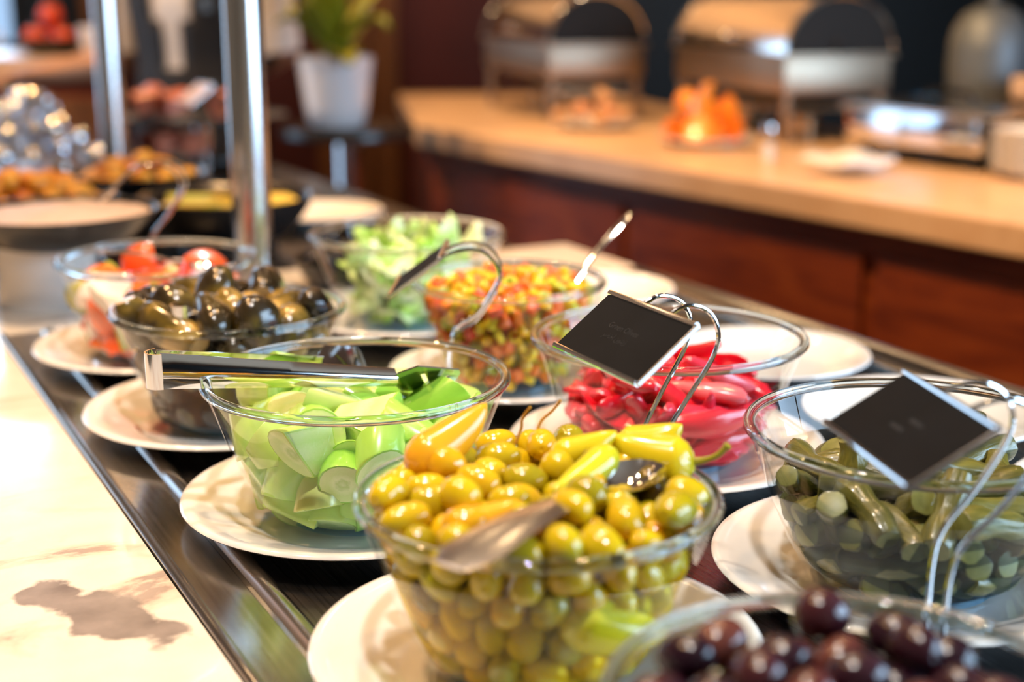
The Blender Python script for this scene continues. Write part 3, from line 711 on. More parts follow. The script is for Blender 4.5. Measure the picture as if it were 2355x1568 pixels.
for me, R in [(m, 0.0094) for m in OLIVE+OLIVE_D] + [(m, 0.0112) for m in PURPLE]: line_balls(me, [(0, 0, -0.003), (0, 0, 0.003)], R)
for me in CUC + TOM + WHITE + GREEN: fit_balls(me, 6)
for me in EGG: fit_balls(me, 5)
for me, (L, W, T, b) in zip(PINK, ((0.075, 0.022, 0.0105, 0.7), (0.066, 0.019, 0.010, 0.4), (0.082, 0.018, 0.009, 1.1), (0.060, 0.026, 0.009, 0.8))):
    BALLS[me.name] = [((x, sgn*W*0.24, z), T*0.55) for x, _, z in arc(L*0.92, b, 6, 'x') for sgn in (-1, 1)]
for me, (L, r, b) in zip(STALK, ((0.060, 0.0085, 0.35), (0.074, 0.0078, 1.2), (0.040, 0.0092, 0.2), (0.066, 0.0085, 0.8), (0.052, 0.0090, 0.5))):
    BALLS[me.name] = [(p, r) for p in arc(L-r*0.8, b, max(2, int(L/r/1.5)), 'z')]

def in_r(z, inn):
    for (r0, z0), (r1, z1) in zip(inn, inn[1:]):
        if z <= z1: return r0 + (r1-r0)*max(0, (z-z0))/max(1e-6, z1-z0)
    return inn[-1][0]
def fill(key, items, spawn_r, d, dz, steps=260, gap=0.0012):
    c, inn, e = BOWLS[key]; rs = np.random.RandomState(len(items)*7+len(key)); N = len(items)
    cells = []; k = int(spawn_r/d)+1
    for i in range(-k, k+1):
        for j in range(-k, k+1):
            x = (i + 0.5*(j % 2))*d; y = j*d*0.87
            if x*x+y*y <= spawn_r**2: cells.append((x, y))
    X = np.zeros((N, 3)); z = 0.03; n = 0
    while n < N:
        for q in rs.permutation(len(cells)):
            if n >= N: break
            X[n] = (cells[q][0], cells[q][1], z + rs.rand()*0.003); n += 1
        z += dz
    Q = rs.randn(N, 3, 3); U, _, Vt = np.linalg.svd(Q); Rm = U @ Vt; Rm[np.linalg.det(Rm) < 0, :, 0] *= -1
    own = []; loc = []; rad = []
    for i, o in enumerate(items):
        for p, r in BALLS[o.data.name]: own.append(i); loc.append(np.array(p)*o.scale.x); rad.append(r*o.scale.x)
    own = np.array(own); loc = np.array(loc); rad = np.array(rad); nb = np.bincount(own, minlength=N)
    cen = np.stack([np.bincount(own, loc[:, a], N)/nb for a in range(3)], 1)       # pivot at the middle of the balls
    loc = loc - cen[own]; inert = np.bincount(own, (loc**2).sum(1)+0.4*rad**2, N)
    prof = np.array([(0.0, inn[0][1]+gap*0.3)] + [(p[0]-gap, p[1]+gap*0.3) for p in inn] + [(inn[-1][0]-gap, 2.0)])
    A = prof[:-1]; Bv = prof[1:]-A; Ln = np.linalg.norm(Bv, axis=1); T = Bv/Ln[:, None]; Nn = np.stack([-T[:, 1], T[:, 0]], 1)   # inward normals
    same = own[:, None] == own[None, :]
    RR = rad[:, None] + rad[None, :]
    for st in range(steps):
        g = 0.0030 if st < steps*0.55 else (0.0012 if st < steps*0.8 else 0.0003)
        X[:, 2] -= g
        for it in range(2):
            P = X[own] + np.einsum('nij,nj->ni', Rm[own], loc)
            D = np.zeros_like(P); cnt = np.zeros(len(P))
            # ball against ball
            sq = (P**2).sum(1); d2 = sq[:, None]+sq[None, :]-2*(P @ P.T)
            I, J = np.nonzero((d2 < RR*RR) & ~same)
            v = P[I]-P[J]; dd = np.sqrt((v**2).sum(1))+1e-9; pen = rad[I]+rad[J]-dd
            w = (0.5*pen/dd)[:, None]*v
            for a in range(3): D[:, a] += np.bincount(I, w[:, a], len(P))
            cnt += np.bincount(I, minlength=len(P))
            # ball against bowl
            rr = np.hypot(P[:, 0], P[:, 1])+1e-9; q2 = np.stack([rr, P[:, 2]], 1)
            rel = q2[:, None, :]-A[None]; tt = np.clip((rel*T[None]).sum(2), 0, Ln[None]); near = A[None]+tt[..., None]*T[None]
            dv = q2[:, None, :]-near; dist = np.linalg.norm(dv, axis=2); kk = dist.argmin(1); ar = np.arange(len(P))
            sd = (rel[ar, kk]*Nn[kk]).sum(1); low = sd < rad
            push = np.where(low, rad-sd, 0)[:, None]*Nn[kk]
            D[:, 0] += push[:, 0]*P[:, 0]/rr; D[:, 1] += push[:, 0]*P[:, 1]/rr; D[:, 2] += push[:, 1]; cnt += low
            hit = np.bincount(own, cnt, N); k2 = 1.0/np.maximum(1.0, np.bincount(own, cnt > 0, N))
            tr = np.stack([np.bincount(own, D[:, a], N) for a in range(3)], 1)*k2[:, None]
            arm = P - X[own]; tq = np.cross(arm, D)
            om = np.stack([np.bincount(own, tq[:, a], N) for a in range(3)], 1)/inert[:, None]*0.8
            m = np.linalg.norm(tr, axis=1); tr *= np.minimum(1, 0.006/(m+1e-9))[:, None]
            X += tr*0.9
            th = np.linalg.norm(om, axis=1)+1e-12; ax = om/th[:, None]; th = np.minimum(th, 0.25)
            Kx = np.zeros((N, 3, 3)); Kx[:, 0, 1] = -ax[:, 2]; Kx[:, 0, 2] = ax[:, 1]; Kx[:, 1, 0] = ax[:, 2]; Kx[:, 1, 2] = -ax[:, 0]; Kx[:, 2, 0] = -ax[:, 1]; Kx[:, 2, 1] = ax[:, 0]
            dR = np.eye(3)[None] + np.sin(th)[:, None, None]*Kx + (1-np.cos(th))[:, None, None]*(Kx @ Kx)
            Rm = dR @ Rm
        if st % 40 == 39: U, _, Vt = np.linalg.svd(Rm); Rm = U @ Vt
    org = X - np.einsum('nij,nj->ni', Rm, cen)
    for i, o in enumerate(items):
        o.location = c + Vector(org[i]); o.rotation_euler = Matrix(Rm[i].tolist()).to_euler()
    # say where in the heap each piece ended up
    for i, o in enumerate(items):
        r_ = math.hypot(X[i, 0], X[i, 1]); near = np.hypot(X[:, 0]-X[i, 0], X[:, 1]-X[i, 1]) < d*0.6
        if (X[near, 2] > X[i, 2]+0.004).sum() == 0: where = 'lying on top of the heap'
        elif r_ > in_r(X[i, 2], inn)-d*0.72: where = 'pressed against the glass'
        else: where = 'deep inside the heap'
        o['label'] = o['label'].split(' in the')[0].split(' among')[0] + (' among' + o['label'].split(' among')[1] if ' among' in o['label'] else ' in the' + o['label'].split(' in the')[1]) + ', ' + where
        o['group'] = o['group'] + ', ' + where
def many(n, meshes, name, label, cat, group, s0=0.92, s1=1.08, seed=1):
    q = random.Random(seed); out = []
    for i in range(n):
        me = meshes[q.randrange(len(meshes))]; k = q.uniform(s0, s1)
        o = inst(name, me, None, (0, 0, 0), (0, 0, 0), (k, k, k)); tag(o, label, cat, group); out.append(o)
    return out
q0 = random.Random(3)
ol = many(272, OLIVE, 'green_olive', 'glossy yellow-green olive in the heaped glass bowl', 'olive', 'green olives in the bowl', 0.96, 1.14, 2)
ol += many(12, OLIVE_D, 'green_olive', 'dark brown olive among the green olives', 'olive', 'brown olives among the green ones', 0.95, 1.1, 3)
q0.shuffle(ol); fill('olive', ol, 0.068, 0.0275, 0.0265)
pu = many(168, PURPLE, 'purple_olive', 'dark purple olive in the glass bowl', 'olive', 'purple olives in the bowl', 0.92, 1.08, 4); fill('purple', pu, 0.068, 0.030, 0.0285)
cu = many(90, CUC, 'cucumber_piece', 'pale green peeled cucumber chunk in the glass bowl', 'cucumber', 'cucumber chunks in the bowl', 0.92, 1.10, 5); fill('cuc', cu, 0.058, 0.031, 0.027, gap=0.003)
pk = many(132, PINK, 'pickle_slice', 'bright pink pickled slice in the glass bowl', 'pickle', 'pink pickled slices in the bowl', 0.92, 1.08, 6); fill('pink', pk, 0.05, 0.040, 0.016)
stl = many(94, STALK, 'pickled_stalk', 'olive green pickled stalk in the glass bowl', 'pickle', 'pickled stalks in the bowl', 0.95, 1.1, 7); fill('dill', stl, 0.055, 0.034, 0.022)
eg = many(54, EGG, 'pickled_eggplant', 'dark glossy pickled baby eggplant in the heaped bowl', 'eggplant', 'pickled eggplants in the bowl', 0.95, 1.1, 8); fill('egg', eg, 0.055, 0.045, 0.040)
tm = many(46, TOM, 'tomato_wedge', 'red tomato wedge in the glass bowl', 'tomato', 'tomato wedges in the bowl', 0.95, 1.1, 9)
tm += many(15, WHITE, 'white_chunk', 'white chunk among the tomato wedges', 'vegetable', 'white chunks among the tomato', 0.95, 1.1, 10)
tm += many(10, GREEN, 'green_chunk', 'olive green chunk among the tomato wedges', 'vegetable', 'green chunks among the tomato', 0.95, 1.1, 11)
q0.shuffle(tm); fill('tom', tm, 0.06, 0.056, 0.052)

# ------------------------------------------------------------------ brine in the bowls
def liquid(key, level, mat, name, label):
    c, inn, e = BOWLS[key]; pr = [(0, inn[0][1]+0.0004)]
    for r, z in inn:
        if z < level: pr.append((r-0.0007, z+0.0004))
        else: break
    k = len(pr)-1
    r0, z0 = inn[k-1]; r1, z1 = inn[min(k, len(inn)-1)]; u = (level-z0)/max(1e-6, z1-z0)
    pr += [(r0+(r1-r0)*u-0.0007, level), (0, level)]
    mb = MB().lathe(pr[:-1], 64); mb.lathe(pr[-2:], 64, 1)
    o = mb.build(name, list(mat), loc=c, angle=50); tag(o, label, 'brine')
    return o
M['oil'] = (cloudy('yellow_brine', (1.0, 0.90, 0.22), (0.85, 0.62, 0.008), 0.10, sheen=False), cloudy('yellow_brine_surface', (1.0, 0.90, 0.22), (0.85, 0.62, 0.008), 0.10))
M['pinkbrine'] = (cloudy('pink_brine', (0.96, 0.70, 0.76), (0.80, 0.30, 0.38), 0.12, sheen=False), cloudy('pink_brine_surface', (0.96, 0.70, 0.76), (0.80, 0.30, 0.38), 0.12))
M['darkbrine'] = (cloudy('murky_brine', (0.62, 0.70, 0.70), (0.06, 0.08, 0.085), 0.25, sheen=False), cloudy('murky_brine_surface', (0.62, 0.70, 0.70), (0.06, 0.08, 0.085), 0.25))
M['brownbrine'] = (cloudy('brown_oil', (0.72, 0.48, 0.22), (0.30, 0.13, 0.03), 0.3, sheen=False), cloudy('brown_oil_surface', (0.72, 0.48, 0.22), (0.30, 0.13, 0.03), 0.3))
liquid('olive', 0.070, M['oil'], 'olive_brine', 'cloudy yellow brine around the green olives')
liquid('pink', 0.034, M['pinkbrine'], 'pickle_brine', 'pale pink brine under the pink slices')
liquid('dill', 0.060, M['darkbrine'], 'stalk_brine', 'murky grey-green brine around the pickled stalks')
liquid('egg', 0.050, M['brownbrine'], 'eggplant_oil', 'brown oil around the pickled eggplants')

# condensation on the foot of the cucumber bowl
dq = random.Random(5); dm = MB()
for i in range(150):
    a = dq.uniform(0, 2*pi); r = 0.050*math.sqrt(dq.random()); k = dq.uniform(0.0006, 0.0016)
    dm.ell((r*cos(a), r*sin(a), 0.0064), (k, k*dq.uniform(0.7, 1.3), k*0.5), 8, 4)
M['drop'] = thin_glass('water_drop', (0.75, 0.92, 1.0), 0.15, 0.02)
d_ = dm.build('water_drops', M['drop'], BOWLS['cuc'][2]); d_['kind'] = 'stuff'

# ------------------------------------------------------------------ peppers and stalks lying on the olive heap
oc = BOWLS['olive'][0]
def put(o, dx, dy, dz, rx, ry, rz): o.location = oc + Vector((dx, dy, dz)); o.rotation_euler = (radians(rx), radians(ry), radians(rz))
put(pepper('orange pickled pepper lying on the olives against the rim', 0.062, 0.0135, 0.7, M['pepper_orange'], False), -0.074, 0.022, 0.114, 10, -8, 38)
put(pepper('large yellow pickled pepper with a curled upright stem', 0.052, 0.0150, 0.8, M['pepper']), 0.092, 0.034, 0.112, 0, 8, 168)
put(pepper('slim yellow pickled pepper beside the steel spoon', 0.060, 0.0095, 0.5, M['pepper'], False), 0.044, 0.028, 0.121, 0, 22, 232)
put(pepper('pale yellow pickled pepper lying across the olives', 0.042, 0.0090, 0.6, M['pepper'], False), 0.008, 0.030, 0.117, 0, 0, 12)
put(pepper('yellow pickled pepper tucked against the far rim', 0.044, 0.0120, 0.8, M['pepper'], False), 0.048, 0.060, 0.113, 0, 0, -15)
put(pepper('yellow pickled pepper pressed against the front glass', 0.060, 0.0150, 0.6, M['pepper'], False), 0.012, -0.073, 0.066, 0, 30, 8)
put(pepper('short orange pickled pepper under the spoon handle', 0.040, 0.0100, 0.6, M['pepper_orange'], False), -0.045, -0.052, 0.104, 0, 0, 18)
for k, (x, y, z, a) in enumerate(((0.0, 0.070, 0.122, 0.5), (-0.012, 0.062, 0.120, -0.6))):
    tw = MB().tube(smooth_path([(0, 0, 0), (0.004*cos(a), 0.002, 0.009), (0.010*sin(a+1), 0.0, 0.016), (0.015*sin(a+1.2), -0.004, 0.024)]), 0.0009, 6).build('olive_twig', M['twig'], loc=oc+Vector((x, y, z-0.006)))
    tag(tw, 'thin brown twig standing up from the green olives', 'twig', 'twigs on the olive heap')

# ------------------------------------------------------------------ diced vegetables
cb, cinn, ce = BOWLS['corn']; qc = random.Random(21)
def dice(a, b, c, mat, name): return MB().box((0, 0, 0), (a, b, c)).mesh(name, mat, angle=60, bevel=min(a, b, c)*0.22)
def ring(R, r, h, mat, name): return MB().lathe([(r, -h/2), (R*0.9, -h/2), (R, -h*0.3), (R, h*0.3), (R*0.9, h/2), (r, h/2)], 14, closed=True).mesh(name, mat, angle=60)
BITS = [(ring(0.0072, 0.0028, 0.006, M['corn'], 'yellow_ring'), 'yellow_ring', 'yellow ring slice in the bowl of diced vegetables', 'yellow rings in the diced vegetables'),
        (dice(0.011, 0.0095, 0.008, M['corn'], 'yellow_dice'), 'yellow_dice', 'yellow diced piece in the bowl of diced vegetables', 'yellow dice in the diced vegetables'),
        (dice(0.012, 0.010, 0.0085, M['carrot'], 'orange_dice'), 'orange_dice', 'orange diced piece in the bowl of diced vegetables', 'orange dice in the diced vegetables'),
        (ring(0.0070, 0.0026, 0.0065, M['celery'], 'green_ring'), 'green_ring', 'yellow-green ring slice in the bowl of diced vegetables', 'green rings in the diced vegetables')]
W = [0, 0, 1, 1, 1, 1, 2, 2, 2, 2, 3]
def heap_top(x, y): return 0.094 + 0.016*(1-(x*x+y*y)/0.0064) + 0.004*sin(x*90)*cos(y*80)
spots = []
def try_spot(p, dmin):
    for s_ in spots:
        if (s_[0]-p[0])**2+(s_[1]-p[1])**2+(s_[2]-p[2])**2 < dmin*dmin: return False
    spots.append(p); return True
for i in range(6000):
    r = 0.084*math.sqrt(qc.random()); a = qc.uniform(0, 2*pi); x, y = r*cos(a), r*sin(a); z = heap_top(x, y)-qc.uniform(0, 0.006)
    if r < in_r(z, cinn)-0.006: try_spot((x, y, z), 0.0093)
    if len(spots) > 158: break
top_n = len(spots)
for i in range(9000):
    z = qc.uniform(0.013, 0.088); a = qc.uniform(-pi*1.08, pi*0.08); r = in_r(z, cinn)-0.0072
    try_spot((r*cos(a), r*sin(a), z), 0.0112)
    if len(spots) > top_n+215: break
for p in spots:
    me, nm, lb, gp = BITS[W[qc.randrange(len(W))]]; k = qc.uniform(0.9, 1.15)
    tag(inst(nm, me, None, cb+Vector(p), (qc.uniform(0, 6), qc.uniform(0, 6), qc.uniform(0, 6)), (k, k, k)), lb, 'vegetable', gp)
# the rest of the mix, hidden inside the bowl and at its far side: one mass of small dice
sm = MB()
for i in range(620):
    z = qc.uniform(0.012, 0.090); r = (in_r(z, cinn)-0.017)*math.sqrt(qc.random()); a = qc.uniform(0, 2*pi)
    if i > 470: r = in_r(z, cinn)-0.008; a = qc.uniform(0.1*pi, 0.9*pi)
    sm.box((r*cos(a), r*sin(a), z), (0.012, 0.010, 0.009), [0, 1, 1, 2][qc.randrange(4)], Euler((qc.uniform(0, 6), qc.uniform(0, 6), 0)).to_matrix())
so = sm.build('diced_vegetable_mix', [M['corn'], M['carrot'], M['celery']], loc=cb, smooth=False)
tag(so, 'mass of tiny diced vegetables filling the inside of the bowl', 'vegetables', None, 'stuff')

# ------------------------------------------------------------------ lettuce
def leaf_mesh(seed, L=0.075, Wd=0.055):
    q = random.Random(seed); n, m = 11, 9; mb = MB(); p = [q.uniform(0, 6) for _ in range(6)]
    for i in range(n):
        for j in range(m):
            u = i/(n-1)-0.5; v = j/(m-1)-0.5; w = Wd*(1-0.9*abs(u)**2*2)*(1+0.12*sin(9*u+p[0]))
            z = 0.010*sin(5*u+p[1]) + 0.030*abs(v)*(0.4+sin(3*u+p[2])**2) + 0.007*sin(17*v+7*u+p[3])*abs(v)*2 + 0.005*sin(13*u+p[4])*v*2
            mb.v.append((v*w, u*L, z))
    for i in range(n-1):
        for j in range(m-1): a = i*m+j; mb.f.append((a, a+1, a+m+1, a+m)); mb.m.append(0)
    me = mb.mesh('lettuce_leaf', M['lettuce'], angle=90)
    bm = bmesh.new(); bm.from_mesh(me)
    bmesh.ops.solidify(bm, geom=bm.faces[:], thickness=0.0009)
    for f in bm.faces: f.smooth = True
    bm.to_mesh(me); bm.free(); return me
LEAF = [leaf_mesh(i) for i in range(5)]
lb_, linn, le = BOWLS['lett']; ql = random.Random(31)
for i in range(62):
    z = 0.018+0.068*(i/62)+ql.uniform(-0.006, 0.006); rmax = in_r(z, linn)-0.036
    r = rmax*math.sqrt(ql.uniform(0.25, 1)); a = ql.uniform(0, 2*pi); k = ql.uniform(0.7, 0.95)
    tag(inst('lettuce_leaf', LEAF[ql.randrange(5)], None, lb_+Vector((r*cos(a), r*sin(a), z)), (ql.uniform(-0.9, 0.9), ql.uniform(-0.9, 0.9), ql.uniform(0, 6)), (k, k, k)), 'crumpled pale green lettuce leaf in the glass bowl', 'lettuce', 'lettuce leaves in the bowl')

# ------------------------------------------------------------------ menu card holders
M['card'] = noisy('black_card', [(0.35, (0.0055, 0.006, 0.0075)), (0.7, (0.0075, 0.008, 0.010))], 30, 0.6, spec=0.08)
M['ink'] = plain('faint_grey_print', (0.024, 0.026, 0.030), 0.6, spec=0.1)
def text_mesh(body, size):
    cu = bpy.data.curves.new('lettering', 'FONT'); cu.body = body; cu.size = size; cu.align_x = 'CENTER'; cu.align_y = 'CENTER'; cu.extrude = 0.00003
    o = bpy.data.objects.new('lettering', cu); col.objects.link(o); bpy.context.view_layer.update()
    me = bpy.data.meshes.new_from_object(o.evaluated_get(bpy.context.evaluated_depsgraph_get()))
    bpy.data.objects.remove(o); me.name = 'lettering'; me.materials.clear(); me.materials.append(M['ink']); return me
def card_holder(loc, ang, label, lines=(), marks=(), w=0.105, h=0.055, bot=(-0.040, 0.154), elev=37, foot=True, group='menu card holders'):
    """two bent wires on a foot carrying a sloping black card in a polished frame; local y runs along the card, x to its back"""
    e = empty('card_holder', loc, ang, label, 'sign', group)
    el = radians(elev); tx, tz = bot[0]+h*cos(el), bot[1]+h*sin(el)
    for s_ in (-1, 1):
        y = s_*0.016
        p = [(0, y*0.55, 0.0015), (0, y*0.6, 0.05), (0.001, y*0.65, 0.085), (0.007, y*0.75, 0.103), (0.024, y*0.9, tz-0.058), (0.040, y, tz-0.034), (0.044, y, tz-0.018), (0.036, y, tz-0.003), (0.020, y, tz+0.003), (tx+0.002, y, tz-0.002), (tx-0.014*cos(el)+0.002, y, tz-0.014*sin(el)-0.002)]
        MB().tube(smooth_path(p, 6), 0.0016, 8).build('wire', M['chrome'], e)
    MB().lathe([(0, 0), (0.016, 0), (0.017, 0.001), (0.016, 0.0022), (0, 0.0026)], 24).build('foot', M['chrome'], e)
    R_ = Matrix.Rotation(-el, 3, 'Y')          # local card frame: x up the slope, y along, z out of the face
    mid = Vector(((bot[0]+tx)/2, 0, (bot[1]+tz)/2))
    fr = empty('card', mid, 0); fr.parent = e; fr.rotation_euler = (0, -el, 0)
    bpy.data.objects.remove(fr)
    back = MB().box((0, 0, -0.0012), (h, w, 0.0014)).build('back_plate', M['chrome'], e, loc=mid, rot=(0, -el, 0), smooth=False)
    card = MB().box((0, 0, 0.0001), (h-0.005, w-0.001, 0.0008)).build('card', M['card'], e, loc=mid, rot=(0, -el, 0), smooth=False)
    for sx in (-1, 1):
        MB().tube([(sx*(h/2-0.0014), -w/2, 0.0004), (sx*(h/2-0.0014), w/2, 0.0004)], 0.0021, 10).build('clip_edge', M['chrome'], e, loc=mid, rot=(0, -el, 0))
    MB().box((0, -w/2-0.0006, -0.0003), (h-0.002, 0.0016, 0.0034)).build('end_edge', M['steel'], e, loc=mid, rot=(0, -el, 0), smooth=False, bevel=0.0004)
    for body, size, dx, dy in lines:
        inst('lettering', text_mesh(body, size), card, (dx, dy, 0.0006), (0, 0, -pi/2))
    for dx, dy, L in marks:
        MB().box((dx, dy, 0.00055), (0.0026, L, 0.0001)).build('faded_print', M['ink'], card, smooth=False)
    return e
AR = ''.join(chr(c) for c in (0xFEAF, 0xFEF3, 0xFE98, 0xFEEE, 0xFEE5, 0x20, 0xFE8D, 0xFEA7, 0xFEC0, 0xFEAE))[::-1]
card_holder((0.087, 0.888, 0.0), radians(26.3), 'black card reading Green Olives in a wire holder', lines=(('Green Olives', 0.0066, 0.004, 0.004), (AR, 0.0062, -0.004, 0.004)))
card_holder((0.229, 0.709, 0.0), radians(9.7), 'black card with faded print in a wire holder by the pickled stalks', marks=((0.004, -0.004, 0.014), (-0.004, 0.004, 0.014)), bot=(-0.048, 0.152), elev=31)
P3 = S(1.066, 0.495, 0)
card_holder((P3.x, P3.y, 0.0), radians(-2), 'card holder seen edge-on between cucumber and diced vegetables', bot=(-0.046, 0.139), elev=37, w=0.08)
card_holder((-0.418, 1.612, 0.006), radians(2), 'card holder seen edge-on behind the bowl of tomato', bot=(-0.046, 0.145), elev=42, w=0.07)

# ------------------------------------------------------------------ tongs, spoons
def tongs(label, P0, axis, side, heads, width=0.025, group='steel serving tools'):
    """spring tongs: tall strap folded into a U at P0, two arms ending in slotted blades.
    heads: (length, sideways offset, drop) for the near and far arm; side is the horizontal direction from near to far arm"""
    e = empty('serving_tongs', P0, 0, label, 'tongs', group)
    ax = Vector(axis).normalized(); sd = Vector(side).normalized(); up = Vector((0, 0, 1))
    n = 22; gap = 0.009
    # the bend
    bend = [ax*(-gap*cos(a)) + sd*(gap*sin(a)) for a in [(-pi/2 + pi*i/10) for i in range(11)]]
    MB().tube([p for p in bend], 0, flat=(width, 0.0012), up=up).build('spring_bend', M['chrome'], e, angle=50)
    for k, (L, off, drop) in enumerate(heads):
        s_ = -1 if k == 0 else 1; mb = MB(); rows = []
        for i in range(n):
            u = i/(n-1); x = u*L; y = s_*gap*(1-u) + off*u
            w = width*(1-u)+0.013*u; z = -drop*u
            c = ax*x + sd*y + up*z; tilt = 0.35*s_
            b = len(mb.v)
            for hh, tt in ((-w/2, -s_*0.0015), (-w*0.22, s_*0.0016), (w*0.15, s_*0.0012), (w/2, -s_*0.0040)):
                mb.v.append(tuple(c + up*hh - sd*(-tt)*1.0)); 
            for hh, tt in ((w/2, -s_*0.0040), (w*0.15, s_*0.0012), (-w*0.22, s_*0.0016), (-w/2, -s_*0.0015)):
                mb.v.append(tuple(c + up*hh + sd*(tt) - sd*s_*0.0012))
            rows.append(list(range(b, b+8)))
        for a, b in zip(rows, rows[1:]):
            for i in range(8): mb.f.append((a[i], a[(i+1) % 8], b[(i+1) % 8], b[i])); mb.m.append(0)
        mb.f += [tuple(reversed(rows[0])), tuple(rows[-1])]; mb.m += [0, 0]
        arm = mb.build('arm', M['chrome'], e, angle=50)
        # blade: flared plate with two slanted slots
        tip = ax*L + sd*off + up*(-drop)
        blade_bm = bmesh.new()
        out = [(0, 0.006), (0.012, 0.017), (0.046, 0.016), (0.049, 0.012), (0.049, -0.012), (0.046, -0.016), (0.012, -0.017), (0, -0.006)]
        slots = [[(0.018, 0.007), (0.021, 0.0085), (0.031, -0.0055), (0.028, -0.007)], [(0.036, -0.007), (0.033, -0.0055), (0.040, 0.0085), (0.043, 0.007)]]
        es = []
        for loop in [out] + slots:
            vs = [blade_bm.verts.new((x, 0, y)) for x, y in loop]
            es += [blade_bm.edges.new((vs[i], vs[(i+1) % len(vs)])) for i in range(len(vs))]
        bmesh.ops.triangle_fill(blade_bm, edges=es, use_beauty=True)
        bmesh.ops.solidify(blade_bm, geom=blade_bm.faces[:], thickness=0.0013)
        me = bpy.data.meshes.new('blade'); blade_bm.to_mesh(me); blade_bm.free(); me.materials.append(M['chrome'])
        bl = inst('blade', me, e)
        d = (ax*L + sd*(off-s_*gap) - up*drop*1.2).normalized(); z_ = (up*0.72 + sd*s_*0.69); z_ = (z_ - d*z_.dot(d)).normalized(); y_ = z_.cross(d)
        bl.matrix_local = Matrix.Translation(tip - d*0.002) @ Matrix((d, y_, z_)).transposed().to_4x4()
    return e
tongs('steel serving tongs resting across the cucumber bowl', (-0.243, 0.945, 0.131), (0.190, 0.099, 0), (-0.46, 0.887, 0), [(0.172, -0.012, 0.026), (0.140, 0.062, 0.028)])
tongs('steel serving tongs half buried in the pickled eggplants', (-0.275, 1.155, 0.119), (0.80, 0.60, 0), (-0.6, 0.8, 0), [(0.080, -0.006, 0.030), (0.080, 0.016, 0.032)], 0.020)
def spoon(label, P, Q, up=(0, 0, 1), hw=0.024, headL=0.055, headW=0.038, round_end=False):
    """P: end of the handle, Q: where handle meets the bowl of the spoon"""
    e = empty('serving_spoon', P, 0, label, 'spoon', 'steel serving tools')
    P = Vector(P); Q = Vector(Q); d = (Q-P); L = d.length; d.normalize()
    y_ = Vector(up).cross(d).normalized(); z_ = d.cross(y_)
    e.matrix_world = Matrix.Translation(P) @ Matrix((d, y_, z_)).transposed().to_4x4()
    hb = MB(); n = 18; rows = []
    for i in range(n):
        u = i/(n-1); w = hw*(0.55+0.45*sin(min(1, u*5)*pi/2)) * (1-u)**0.8 + 0.0065*u**0.6 if not round_end else 0.011*(1-u)+0.006*u
        if round_end and u < 0.1: w *= math.sqrt(max(0.05, u*10))
        z = 0.004*sin(u*pi)
        b = len(hb.v); hb.v += [(u*L, -w/2, z), (u*L, -w/4, z+0.0014), (u*L, w/4, z+0.0014), (u*L, w/2, z), (u*L, w/4, z-0.0010), (u*L, -w/4, z-0.0010)]; rows.append(list(range(b, b+6)))
    for a, b in zip(rows, rows[1:]):
        for i in range(6): hb.f.append((a[i], b[i], b[(i+1) % 6], a[(i+1) % 6])); hb.m.append(0)
    hb.f += [tuple(rows[0]), tuple(reversed(rows[-1]))]; hb.m += [0, 0]
    hb.build('handle', M['chrome'] if round_end else M['satin'], e, angle=60)
    sb = MB(); n, m = 12, 16
    for layer, off in ((0, 0.0), (1, -0.0013)):
        b = len(sb.v)
        for i in range(n+1):
            rr = i/n
            for j in range(m):
                a = 2*pi*j/m; sb.v.append((L+headL/2-0.003+headL/2*rr*cos(a), headW/2*rr*sin(a), -0.011*(1-rr*rr)+off))
        for i in range(n):
            for j in range(m):
                f = (b+i*m+j, b+i*m+(j+1) % m, b+(i+1)*m+(j+1) % m, b+(i+1)*m+j); sb.f.append(f if layer == 0 else f[::-1]); sb.m.append(0)
    for j in range(m): a0 = n*m+j; a1 = n*m+(j+1) % m; o_ = (n+1)*m; sb.f.append((a0, a1, o_+a1, o_+a0)); sb.m.append(0)
    sb.build('scoop', M['chrome'], e, angle=60)
    return e
spoon('steel serving spoon lying on the green olives, handle over the rim', (-0.030, 0.630, 0.120), (0.050, 0.735, 0.122), hw=0.036)
spoon('steel spoon handle standing up from the diced vegetables', (0.118, 1.405, 0.166), (0.045, 1.345, 0.085), round_end=True, headL=0.05)
spoon('steel serving spoon resting in the bowl of tomato', (-0.415, 1.405, 0.126), (-0.345, 1.435, 0.110), hw=0.024)
# ------------------------------------------------------------------ sneeze-guard posts
def post(s, t, label):
    e = empty('guard_post', S(s, t, 0.006), 0, label, 'post', 'steel guard posts')
    MB().lathe([(0, 0), (0.034, 0), (0.036, 0.002), (0.034, 0.006), (0.022, 0.008), (0, 0.008)], 32).build('base_flange', M['steel'], e)
    MB().lathe([(0.0235, 0.006), (0.0235, 0.62)], 40).build('tube', M['steel'], e)
    MB().lathe([(0.024, 0.615), (0.0255, 0.62), (0.0255, 0.635), (0.012, 0.645), (0, 0.646)], 32).build('end_cap', M['chrome'], e)
post(1.672, 0.514, 'round steel post behind the eggplant and lettuce bowls')
post(2.722, 0.577, 'round steel post beyond the dish of orange fried snacks')

